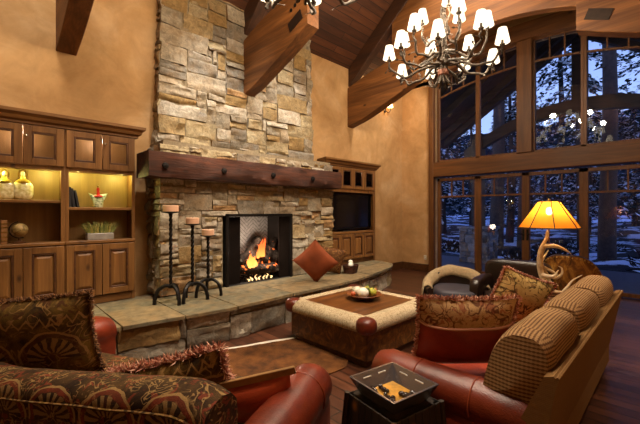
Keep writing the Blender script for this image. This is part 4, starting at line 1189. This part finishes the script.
for s, z in ((.105, 0), (.13, .14), (.135, .15), (.122, .15), (.10, .012)): rows.append([(s*1.3*math.copysign(abs(cos(q))**.5, cos(q)), s*math.copysign(abs(sin(q))**.5, sin(q)), z) for q in [2*pi*k/28 for k in range(28)]])
mb = MB().strip(rows, closed=True); mb.add(rows[0], [tuple(range(28))]); mb.add(rows[-1], [tuple(range(28))]); part('body', mb, wicker(), r, 60)
for s in (-1, 1): part('handle', MB().tube(smoothcurve([(s*.16, -.04, .11), (s*.19, -.03, .13), (s*.19, .03, .13), (s*.16, .04, .11)], 4), .008, 6), wicker(), r)
for (x, y, z, lb) in ((-.03, -.02, .155, 'white candle ball showing at the left in the wicker basket'), (.05, .03, .15, 'white candle ball showing at the right in the wicker basket'), (.01, .01, .20, 'topmost white candle ball in the wicker basket')):
    solo('white_ball', MB().sell((0, 0, 0), (.048, .048, .048)), plain('white_wax', 'e9e2d2', .5), lb, 'ball', (5.12+x, 4.42+y, HZ+z), smooth=80)

# ------------------------------------------------------------------ cowhide rug
def cowhide():
    m = MT('cowhide', .9, .2); v = m.co('Object'); n = m.noise(v, 5, 5, .6); x, y, z = m.sep(v)
    c = m.ramp(n, [(.35, hexc('3a2110')), (.65, hexc('6b421f'))]); f = m.noise(v, 120, 2)
    e = m.math('ADD', y, m.math('MULTIPLY', m.noise(v, 6, 3), .05)); c = m.mix(m.math('GREATER_THAN', e, .52), c, hexc('d5cdbf')); m.col(c); m.bump(f, .5, .01); return m.m
g = random.Random(6); pts = []
for k in range(72):
    a = 2*pi*k/72; rr = 1 + .10*noise.noise(Vector((cos(a)*2, sin(a)*2, 3)))
    x = .78*math.copysign(abs(cos(a))**.6, cos(a))*rr; y = .55*math.copysign(abs(sin(a))**.6, sin(a))*(1+.05*noise.noise(Vector((cos(a)*4, 1, 3))))
    pts.append((x, y))
mb = MB().prism(pts, 'z', .002, .014); solo('cowhide_rug', mb, cowhide(), 'brown cowhide rug with a white edge in front of the hearth', 'rug', (2.28, 3.04, 0), radians(-19), smooth=0)

# ------------------------------------------------------------------ lamp table, antler lamp
lx, ly = 5.05, 1.13
r = root('end_table', 'dark wooden end table under the antler lamp behind the sofa', 'end table', (lx, ly, 0))
part('top', MB().box(-.28, .28, -.3, .3, .54, .58), M_CABD, r, bevel=.008)
part('apron', MB().box(-.24, .24, -.26, .26, .44, .54), M_CABD, r)
for x in (-.22, .22):
    for y in (-.24, .24): part('leg', MB().box(x-.025, x+.025, y-.025, y+.025, 0, .44), M_CABD, r, bevel=.004)
r = root('antler_lamp', 'table lamp of tangled antlers with a glowing amber mica shade', 'lamp', (lx, ly, .58))
def antler_mat():
    m = MT('antler', .45, .4); v = m.co('Object'); n = m.noise(v, 8, 5); m.col(m.ramp(n, [(.3, hexc('a08460')), (.5, hexc('ddc9a4')), (.7, hexc('f4ecda'))])); m.bump(n, .2, .01); return m.m
M_ANT = antler_mat()
vx, vy = .717, -.697  # to the right as seen from the seats
def A(u, d, z): return (vx*u + .697*d, vy*u + .717*d, z)
def antler(spine, r0, tines, lab=None):
    mb = MB(); s = smoothcurve(spine, 7); k = len(s); mb.tube(s, [lerp(r0, r0*.42, i/(k-1)) if i < k-2 else r0*.2 for i in range(k)], 9)
    for t in tines:
        p = smoothcurve(t, 6); q = len(p); mb.tube(p, [lerp(r0*.7, .004, (i/(q-1))**1.3) for i in range(q)], 8)
    part('antler', mb, M_ANT, r, 60)
antler([A(-.02, 0, .0), A(-.05, 0, .12), A(-.09, .02, .28), A(-.12, .0, .42), A(-.10, 0, .56), A(-.03, 0, .70), A(-.02, 0, .80)], .040,
       [[A(-.07, 0, .60), A(.06, -.04, .60), A(.17, -.06, .55), A(.235, -.06, .505)], [A(-.12, 0, .38), A(-.02, .08, .44), A(.06, .1, .54)], [A(-.09, 0, .24), A(.0, -.08, .24), A(.05, -.1, .32)]])
antler([A(.06, .04, .0), A(.05, .05, .10), A(.02, .06, .22), A(-.05, .05, .34), A(-.07, .03, .48), A(-.02, .02, .62)], .03,
       [[A(.02, .05, .22), A(.10, .02, .20), A(.155, .0, .25), A(.16, .0, .32), A(.12, .0, .35)], [A(-.04, .05, .33), A(.05, .0, .28), A(.11, -.03, .22)]])
antler([A(-.06, -.05, .13), A(.0, -.07, .06), A(.10, -.09, .045), A(.22, -.10, .04), A(.31, -.09, .015)], .026,
       [[A(.11, -.09, .05), A(.16, -.10, .12), A(.22, -.11, .20), A(.32, -.12, .26)], [A(.2, -.10, .04), A(.26, -.14, .08), A(.30, -.16, .11)]])
part('base', MB().lathe([(.12, 0), (.125, .012), (.09, .025), (.03, .03), (0, .03)], 20), M_CABD, r)
part('stem', MB().tube([(0, 0, .62), (0, 0, 1.0)], .008, 8), M_GOLDM, r)
def mica():
    m = MT('mica_shade', .5, .3); t = m.n('BsdfTranslucent'); t.inputs[0].default_value = (1., .36, .035, 1)
    n = m.noise(m.co('Object'), 12, 5); d = m.n('BsdfDiffuse'); m.L(m.ramp(n, [(.3, hexc('b06a1c')), (.7, hexc('e0982f'))]), d.inputs[0])
    mx = m.n('MixShader'); mx.inputs[0].default_value = .25; m.L(t.outputs[0], mx.inputs[1]); m.L(d.outputs[0], mx.inputs[2])
    tr_ = m.n('BsdfTransparent'); tr_.inputs[0].default_value = (1, .7, .3, 1); m2 = m.n('MixShader'); m2.inputs[0].default_value = .10; m.L(mx.outputs[0], m2.inputs[1]); m.L(tr_.outputs[0], m2.inputs[2]); m.L(m2.outputs[0], m.out.inputs[0]); return m.m
zs0, zs1 = .825, 1.15
sh = part('lamp_shade', MB().strip([[(rr*cos(2*pi*k/8+.39), rr*sin(2*pi*k/8+.39), z) for k in range(8)] for rr, z in ((.335, zs0), (.115, zs1))], closed=True), mica(), r, 0, label='amber mica lamp shade')
for k in range(8):
    a = 2*pi*k/8+.39; part('shade_rib', MB().tube([(.337*cos(a), .337*sin(a), zs0), (.117*cos(a), .117*sin(a), zs1)], .006, 6), M_PLATE, sh)
part('rim', MB().tube([(.336*cos(2*pi*k/8+.39), .336*sin(2*pi*k/8+.39), zs0) for k in range(9)], .006, 6).tube([(.116*cos(2*pi*k/8+.39), .116*sin(2*pi*k/8+.39), zs1) for k in range(9)], .006, 6), M_PLATE, sh)
part('finial', MB().lathe([(.01, .99), (.012, 1.14), (.02, 1.155), (.016, 1.175), (0, 1.19)], 10), M_GOLDM, r)
part('bulb', MB().sell((0, 0, 1.03), (.035, .035, .05)), emit('bulb_glow', (1, .8, .45), 60), r, 80)
lamp('POINT', 'antler_lamp_light', (lx, ly, .58+1.03), 2.4, (1, .78, .45), .05)
# a second lamp of the same kind by the near wall (its reflection shows in the window)
# ------------------------------------------------------------------ chairs by the window
r = root('armchair', 'dark brown leather armchair behind the antler lamp table', 'armchair', (5.60, 1.72, 0), radians(4))
part('base', MB().box(-.42, .40, -.42, .42, .08, .30), M_LEAB, r, bevel=.02)
part('seat_cushion', MB().sell((-.06, 0, .36), (.36, .30, .09), .35, .35, 28, 12), M_LEAB, r)
part('back', MB().sell((.34, 0, .53), (.12, .46, .33), .35, .3, 28, 16), M_LEAB, r)
for s in (-1, 1): part('arm', MB().sell((-.02, s*.40, .36), (.42, .085, .27), .4, .35, 28, 14), M_LEAB, r)
for s in (-1, 1):
    for x in (-.36, .34): part('leg', MB().lathe([(.022, 0), (.032, .08), (0, .08)], 10, c=(x, s*.36)), M_CABD, r)
# hide backed chair
def hide():
    m = MT('brindle_hide', .85, .2); v = m.co('Object', (1, 1, .45)); n = m.noise(v, 9, 7, .65, 1.2)
    m.col(m.ramp(n, [(.32, hexc('2a170a')), (.48, hexc('6b4017')), (.62, hexc('9a6a2a')), (.72, hexc('c29a5a'))])); m.bump(m.noise(v, 90, 2), .4, .01); return m.m
hx_, hy_ = 6.30, 1.10
r = root('hide_chair', 'small barrel chair with a brindle hide back and nailheads at the window', 'chair', (hx_, hy_, 0), radians(-2))
rows = []
for j in range(13):
    t = j/12; row = []
    for i in range(25):
        a = radians(100 + 160*i/24); e = 1-abs(2*i/24-1)**3.0
        z = lerp(.30, .52+.46*e, t); rr = .33+.05*t
        row.append((rr*cos(a), rr*1.05*sin(a), z))
    rows.append(row)
outer = MB().strip(rows); inn = [[(x*.86, y*.86, z) for x, y, z in rw] for rw in rows]
part('outer_back', outer, hide(), r, 80, label='brindle hide outer back')
part('inner_back', MB().strip(inn).strip([rows[-1], [(x*.93, y*.93, z+.02) for x, y, z in rows[-1]], inn[-1]]).strip([[rw[0] for rw in rows], [rw[0] for rw in inn]]).strip([[rw[-1] for rw in rows], [rw[-1] for rw in inn]]), M_LEAB, r, 80)
for i in range(24):
    p = Vector(rows[-1][i]).lerp(Vector(rows[-1][i+1]), .5); part('nailhead', MB().sell((p.x*1.012, p.y*1.012, p.z-.025), (.011, .011, .011), nu=8, nv=6), M_GOLDM, r)
part('seat', MB().sell((.03, 0, .36), (.33, .33, .11), .4, .7, 28, 12), M_LEAB, r)
for k in range(4):
    a = pi/4+k*pi/2; part('leg', MB().lathe([(.02, 0), (.03, .26), (0, .26)], 8, c=(.25*cos(a), .25*sin(a))), M_CABD, r)
# tub chair with a throw
r = root('tub_chair', 'low dark tub chair at the far corner of the coffee table', 'chair', (5.28, 2.42, 0), radians(28))
rows = []
for j in range(9):
    t = j/8; rows.append([((.40+.04*t)*cos(a), (.42+.04*t)*sin(a), lerp(.10, .42+.24*max(0, cos(a))**.8, t)) for a in [radians(-115+230*i/28) for i in range(29)]])
inn = [[(x*.80, y*.80, max(z, .2)) for x, y, z in rw] for rw in rows]
part('back', MB().strip(rows).strip(inn).strip([rows[-1], [(x*.9, y*.9, z+.02) for x, y, z in rows[-1]], inn[-1]]).strip([[rw[0] for rw in rows], [rw[0] for rw in inn]]).strip([[rw[-1] for rw in rows], [rw[-1] for rw in inn]]), M_LEAB, r, 80)
part('seat_cushion', MB().sell((.0, 0, .33), (.36, .33, .12), .4, .6, 28, 12), plain('navy_cushion', '2a2530', .6), r)
part('base', MB().lathe([(.32, .0), (.36, .03), (.36, .22), (0, .22)], 24), M_LEAB, r)
# throw blanket draped over its back
rows2 = []; src = rows[-1]
for k, (f, dz) in enumerate(((1.05, -.34), (1.06, -.2), (1.05, -.06), (1.02, .02), (.93, .045), (.82, .02), (.77, -.05), (.75, -.10))):
    row = []
    for i in range(3, 27):
        x, y, z = src[i]; w = .012*sin(i*1.3+k*.4); row.append((x*f + w, y*f + w, max(.12, z+dz + .01*sin(i*.9))))
    rows2.append(row)
mb = MB().strip(rows2)
o = solo('throw_blanket', mb, plain('tan_wool', '9c8767', .95, 0, .2, 30, .4), 'tan throw blanket draped over the low tub chair', 'blanket', (5.28, 2.42, 0), radians(28), smooth=80)
sm = o.modifiers.new('thick', 'SOLIDIFY'); sm.thickness = .014; sm.offset = 1
# wall outlet
r = root('wall_outlet', 'white wall outlet low on the plaster beside the window', 'outlet', (EX-.004, 4.78, .38))
part('cover_plate', MB().box(-.004, .003, -.036, .036, -.058, .058), plain('white_plastic', 'dcd6c6', .4), r, bevel=.002)
for z in (-.024, .024): part('socket', MB().lathe([(.014, 0), (.014, .003), (0, .003)], 12, T(-.004, 0, z) @ RYm(-pi/2)), plain('socket_grey', 'b9b2a2', .5), r)
# ------------------------------------------------------------------ chandeliers
def twig_mat():
    m = MT('twig_iron', .7, .3); v = m.co('Object'); n = m.noise(v, 18, 5); m.col(m.ramp(n, [(.3, hexc('332c27')), (.7, hexc('665b50'))])); m.bump(n, .4, .01); return m.m
M_TWIG = twig_mat(); M_SHADE = emit('shade_glow', (1.0, .80, .52), 1.3); M_RUSTB = plain('rust_band', '7a4a34', .6)
def chandelier(loc, label):
    r = root('chandelier', label, 'chandelier', loc); g = random.Random(21)
    # trunk: a bundle of branches
    for k in range(8):
        a = 2*pi*k/8; pts = [(.045*cos(a+.5*t)*(1-.35*t), .045*sin(a+.5*t)*(1-.35*t), .10+1.0*t) for t in [i/10 for i in range(11)]]
        part('trunk_branch', MB().tube(pts, [lerp(.018, .010, i/10) for i in range(11)], 7), M_TWIG, r)
    for k in range(9):
        a = 2*pi*k/9+.2; pts = smoothcurve([(.04*cos(a), .04*sin(a), .24), (.05*cos(a), .05*sin(a), .12), (.075*cos(a), .075*sin(a), .05), (.12*cos(a), .12*sin(a), -.0), (.135*cos(a), .135*sin(a), .012)], 4)
        part('root_tip', MB().tube(pts, [lerp(.02, .012, i/(len(pts)-1)) for i in range(len(pts))], 7), M_TWIG, r)
    part('band', MB().lathe([(.07, .13), (.078, .14), (.075, .20), (.07, .21)], 16), M_RUSTB, r, label='rust coloured band')
    zc = slopez(RY)-.55-loc[2]
    part('chain', MB().tube([(0, 0, 1.05), (0, 0, zc)], .012, 8), M_TWIG, r)
    part('canopy', MB().lathe([(.09, zc), (.085, zc-.03), (.03, zc-.06), (0, zc-.06)], 16), M_TWIG, r)
    def arm(az, R, z0, zs, nm=None):
        a = MB(); sp = smoothcurve([(.04, 0, z0), (R*.30, 0, z0-.03), (R*.58, 0, z0-.12), (R*.82, 0, z0-.11), (R*.97, 0, z0+.0), (R, 0, zs-.14), (R, 0, zs-.03)], 5)
        n = len(sp); sp = [p + Vector((0, .025*sin(i*.55+az*5), .012*sin(i*.9+az*3))) if 2 < i < n-3 else p for i, p in enumerate(sp)]
        a.tube(sp, [lerp(.021, .012, i/(n-1)) for i in range(n)], 8)
        for q in (5, 9, 13, 17, 22):
            p = sp[q]; d = Vector((g.uniform(-.4, .6), g.uniform(-1, 1), g.uniform(-.3, .9))).normalized(); l = g.uniform(.05, .12)
            a.tube([p, p+d*l*.5+Vector((0, 0, .008)), p+d*l], [.008, .006, .003], 5)
            s = d.orthogonal().normalized()*.016; e = p+d*l; a.add([e-d*.02, e+s, e+d*.035, e-s], [(0, 1, 2, 3)])
        o = part('arm', a, M_TWIG, r, 50); o.rotation_euler = (0, 0, az)
        part('candle_cup', MB().lathe([(.0, zs-.05), (.03, zs-.045), (.035, zs-.03), (.016, zs-.028), (.014, zs+.06), (0, zs+.06)], 12, c=(R, 0)), M_TWIG, o)
        s = MB(); rows = [[(R+rr*cos(2*pi*k/18), rr*sin(2*pi*k/18), z) for k in range(18)] for rr, z in ((.090, zs-.01), (.052, zs+.175))]
        s.strip(rows, closed=True); so = part('lamp_shade', s, M_SHADE, o, 60)
    off = radians(-44.2)
    for k in range(9): arm(off + 2*pi*(k+.15)/9, .75, .30, .41 + .05*((k*5) % 3 - 1))
    for k in range(6): arm(off + 2*pi*(k+.5)/6, .56, .45, .70 + .04*((k*5) % 3 - 1))
    for k in range(3): arm(off + 2*pi*(k+.2)/3, .30, .75, .99)
    for k in range(4): lamp('POINT', 'chandelier_light', (loc[0]+.62*cos(.4+k*pi/2), loc[1]+.62*sin(.4+k*pi/2), loc[2]+1.0), 36, (1, .80, .56), .08)
    return r
chandelier((4.71, RY-.02, 3.40), 'large branch chandelier with small shades, fully in view near the windows')
chandelier((2.12, RY, 3.56), 'branch chandelier of which only the lowest twigs show in front of the beam')
# ------------------------------------------------------------------ wall sconce
r = root('wall_sconce', 'small shaded wall sconce high on the plaster beside the truss', 'sconce', (7.75, WY-.005, 4.33))
part('back_plate', MB().sell((0, -.01, 0), (.05, .012, .09)), M_TWIG, r)
for s in (-1, 1):
    ar = part('arm', MB().tube(smoothcurve([(0, -.02, -.02), (s*.05, -.08, -.08), (s*.10, -.11, -.03), (s*.10, -.11, .05)], 5), .01, 6), M_TWIG, r)
    part('lamp_shade', MB().strip([[(s*.10+rr*cos(2*pi*k/14), -.11+rr*sin(2*pi*k/14), z) for k in range(14)] for rr, z in ((.075, .06), (.04, .2))], closed=True), emit('sconce_glow', (1, .55, .22), 5), ar, 60)
lamp('POINT', 'sconce_light', (7.75, WY-.22, 4.5), 6, (1, .6, .28), .05)

# ------------------------------------------------------------------ outside: porch
M_DARKT = wood('porch_timber', '2a2220', '463a36', 'y', .7, False, .08, 7, .2)
M_PST = stone_mat('porch_stone', [(0, hexc('5f6068')), (.3, hexc('7b7c84')), (.6, hexc('4c4d55')), (.8, hexc('8a8a90'))], .5)
mb = MB().box(EX+.36, 12.9, -4, 9, -.25, -.08); struct('trim_9', mb, plain('porch_deck', '3a3b42', .6), 'stone porch deck outside the windows', 'deck')
PX = 12.1
def porch_post(y, label, pier=True):
    r = root('porch_post', label, 'post', (PX, y, -.08))
    if pier:
        mb = MB(); g = random.Random(int(y*10)+50); s = .46
        for sd in range(4):
            R = RZ(sd*pi/2)
            stones(mb, pack(-s, s, 0, 1.12, .09, (2, 4), (1, 3), g), lambda u, v, d: R @ Vector((u, -s+.03-d, v)), g)
        part('stone_pier', mb, M_PST, r, 30); part('pier_core', MB().box(-s+.04, s-.04, -s+.04, s-.04, 0, 1.12), M_MORTAR, r)
        part('pier_cap', MB().box(-s-.06, s+.06, -s-.06, s+.06, 1.12, 1.20), M_PST, r, bevel=.01)
    part('shaft', MB().box(-.17, .17, -.17, .17, 1.2 if pier else 0, 4.3), M_DARKT, r, bevel=.015)
porch_post(4.75, 'porch post on a stone pier seen through the leftmost window')
porch_post(-.9, 'porch post on a stone pier at the right end of the porch')
def porch_truss():
    r = root('porch_truss', 'dark arched porch truss outside the upper windows', 'truss', (PX, 2.0, 0))
    rows = []
    for i in range(25):
        y = lerp(-3.2, 3.2, i/24); zb = 4.42-.105*y*y; rows.append([(-.12, y, zb), (-.12, y, zb+.36), (.12, y, zb+.36), (.12, y, zb)])
    mb = MB().strip(rows, closed=True); mb.add(rows[0], [(0, 1, 2, 3)]); mb.add(rows[-1], [(0, 1, 2, 3)]); part('arch', mb, M_DARKT, r, bevel=.01)
    part('king_post', MB().box(-.11, .11, -.22, .14, 4.75, 6.5), M_DARKT, r, bevel=.01)
    for s in (-1, 1):
        rows = []
        for y, z in ((3.9, 3.95), (0, 6.55)): rows.append([(-.12, s*y, z), (-.12, s*y, z+.4), (.12, s*y, z+.4), (.12, s*y, z)])
        part('rafter', MB().strip(rows, closed=True), M_DARKT, r, bevel=.01)
porch_truss()
for s, lb in ((1, 'left'), (-1, 'right')):
    vs = []
    for x in (EX+.3, PX+.9):
        for y, z in ((0, 6.98), (s*4.4, 4.05)): vs += [(x, 2.0+y, z), (x, 2.0+y, z+.15)]
    mb = MB().add(vs, [(0, 4, 6, 2), (1, 3, 7, 5), (0, 1, 5, 4), (2, 6, 7, 3), (4, 5, 7, 6), (0, 2, 3, 1)])
    # boarded underside with exposed rafters
    o = struct('trim_10' if s == 1 else 'trim_11', mb, M_DARKT, '%s slope of the porch roof outside' % lb, 'roof')
    for k in range(3):
        x = EX+.9+k*1.15; rr = MB(); rows = [[(x-.07, 2.0+s*y, z-.02), (x-.07, 2.0+s*y, z-.26), (x+.07, 2.0+s*y, z-.26), (x+.07, 2.0+s*y, z-.02)] for y, z in ((0.05, 6.95), (4.35, 4.1))]
        rr.strip(rows, closed=True); part('rafter', rr, M_DARKT, o)
rows = []
for j in range(9):
    t = j/8; x = lerp(46, 75, t); rows.append([(x, y, lerp(-1, 15.5, min(1, t*1.6)) + (1.8*noise.noise(Vector((y*.09, t*2, 3))) + 1.1*noise.noise(Vector((y*.5, t*5, 9))))*min(1, t*3)) for y in [lerp(-70, 95, i/150) for i in range(151)]])
hm = MT('far_woods', .95, .1); hv = hm.co('Object', (1, 1, .5)); hm.col(hm.ramp(hm.noise(hv, .9, 8, .7), [(.4, hexc('10171c')), (.6, hexc('25313a')), (.72, hexc('6d7a8c'))])); hm.bump(hm.noise(hv, 1.5, 6), 1., .6)
solo('wooded_hill', MB().strip(rows), hm.m, 'dark wooded hillside far behind the conifers', 'hill', kind='structure', smooth=80)
# ------------------------------------------------------------------ outside: snow, shrubs, trees
def snow_ground():
    m = MT('snow', .8, .3); v = m.co('Object'); n = m.noise(v, .55, 6, .62, .4); p = m.ramp(n, [(.50, 0.), (.54, 1.)])
    c = m.mix(p, hexc('1e1916'), hexc('d3d9e4')); m.col(c); m.bump(m.noise(v, 3, 5), .6, .2); return m.m
rows = []
for j in range(41):
    x = lerp(12.95, 60, (j/40)**1.5); rows.append([(x, y, -.3 + .16*(x-12.9)*.25 + .35*noise.noise(Vector((x*.35, y*.35, 0)))) for y in [lerp(-28, 42, i/60) for i in range(61)]])
solo('snowy_ground', MB().strip(rows), snow_ground(), 'patchy snow covered ground beyond the porch', 'ground', kind='structure', smooth=80)
def zg(x, y): return -.3+.04*(x-12.9)+.35*noise.noise(Vector((x*.35, y*.35, 0)))
def foliage_mat(name, a, b, snow):
    m = MT(name, .8, .2); g = m.n('NewGeometry'); c = m.ramp(g.outputs['Random Per Island'], [(0, hexc(a)), (.5, hexc(b)), (1-snow, hexc('dde3ec'))], 'CONSTANT'); m.col(c); return m.m
M_NEED = foliage_mat('needles', '121c1a', '1d2b26', .26); M_TRUNK = plain('pine_bark', '3a2c26', .95, 0, .4, 9, .6); M_SHRUB = foliage_mat('shrub_twigs', '1a1614', '2c2420', .10)
def conifer(seed, H, nb, first):
    g = random.Random(seed); r = root('conifer', first, 'tree', (0, 0, 0), 0, 'snowy conifers beyond the porch')
    part('trunk', MB().tube([(.06*sin(k*.6+seed), .05*cos(k*.8), H*k/10-.3) for k in range(11)], [lerp(.24, .03, k/10) for k in range(11)], 9), M_TRUNK, r)
    mb = MB()
    for k in range(nb):
        t = g.uniform(.13, 1)**1.1; z = H*t; a = g.uniform(0, 2*pi); L = (1-t)*H*.18+.4; dr = g.uniform(.15, .55)
        for q in range(36):
            s = g.uniform(.15, 1); sp = (g.uniform(-.30, .30))*L*.6*(1.1-s)
            c0 = Vector((cos(a)*L*s - sin(a)*sp, sin(a)*L*s + cos(a)*sp, z - dr*L*s*s + g.uniform(-.1, .1)))
            l = g.uniform(.10, .26); d = Vector((cos(a)+g.uniform(-.8, .8), sin(a)+g.uniform(-.8, .8), g.uniform(-.7, .2))).normalized(); w = d.cross(Vector((g.uniform(-.4, .4), g.uniform(-.4, .4), 1))).normalized()*l*.34
            mb.add([c0, c0+d*l*.5+w, c0+d*l, c0+d*l*.5-w], [(0, 1, 2, 3)])
    part('foliage', mb, M_NEED, r, 0, kind='stuff')
    return r
protos = [conifer(1, 13, 130, 'snow dusted conifer in the woods outside the windows'), conifer(2, 11, 120, 'snow dusted conifer in the woods outside the windows'), conifer(5, 9, 110, 'snow dusted conifer in the woods outside the windows')]
g = random.Random(12)
spots = [(17.5, 9.4), (20, 6.2), (23, 11.5), (19.5, 3.1), (24, 7.4), (26, 3.8), (21.5, .6), (27, .0), (23, -2.2), (30, 6), (31, -3), (33, 2.2), (29, 12), (34, 9), (20, -3.8), (27, -5.5), (36, 5.4), (37, -1), (25, 15), (32, 17)]
for i, (x, y) in enumerate(spots):
    o = protos[i] if i < 3 else copy_tree(protos[i % 3])
    o.location = (x, y, zg(x, y)); o.rotation_euler = (0, 0, g.uniform(0, 6)); s = g.uniform(.85, 1.25); o.scale = (s, s, s*g.uniform(.9, 1.2))
def pine_trunk(x, y, rad, label):
    r = root('pine_tree', label, 'tree', (x, y, zg(x, y)-.2))
    part('trunk', MB().tube([(.07*sin(k*.5+x), .05*cos(k*.7), 1.2*k) for k in range(11)], [lerp(rad, rad*.55, k/10) for k in range(11)], 14), M_TRUNK, r)
    for k in range(7):
        z = 5+k*.9; a = g.uniform(0, 6.3); part('branch', MB().tube([(0, 0, z), (cos(a)*.4, sin(a)*.4, z-.05), (cos(a)*.75, sin(a)*.75, z-.2)], [.05, .035, .01], 6), M_TRUNK, r)
pine_trunk(15.6, 1.72, .27, 'tall bare pine trunk right of the patio doors')
pine_trunk(16.4, 5.6, .30, 'thick bare pine trunk beside the stone porch pier')
pine_trunk(18.2, 5.1, .22, 'slimmer pine trunk between the pier and the patio doors')
pine_trunk(20.5, -.6, .25, 'pine trunk at the right edge of the photo')
def shrub(seed, label):
    gg = random.Random(seed); mb = MB(); r = root('bare_shrub', label, 'shrub', (0, 0, 0), 0, 'dark shrubs in the snow')
    for k in range(420):
        a = gg.uniform(0, 6.28); e = gg.uniform(.0, 1.45); d = Vector((cos(a)*cos(e), sin(a)*cos(e), sin(e)*.8)); p = d*gg.uniform(.3, .8); l = gg.uniform(.1, .25); q = (d+Vector((gg.uniform(-.6, .6), gg.uniform(-.6, .6), gg.uniform(-.3, .5)))).normalized(); w = q.orthogonal().normalized()*.03
        mb.add([p, p+q*l*.5+w, p+q*l, p+q*l*.5-w], [(0, 1, 2, 3)])
    part('twigs', mb, M_SHRUB, r, 0, kind='stuff'); return r
sp = [(14.4, .2), (15.4, -1.6), (16.0, 3.3), (17.8, .6), (18.4, -1.9), (17.6, 3.4), (18.0, 2.0), (14.6, 4.2), (18.6, 7.4), (16.2, 7.6)]
s0 = None
for i, (x, y) in enumerate(sp):
    if s0 is None: s0 = shrub(4, 'dark leafless shrub poking out of the snow outside'); o = s0
    else: o = copy_tree(s0)
    o.location = (x, y, zg(x, y)-.1); o.rotation_euler = (0, 0, g.uniform(0, 6)); k = g.uniform(.8, 1.4); o.scale = (k, k, k*.8)
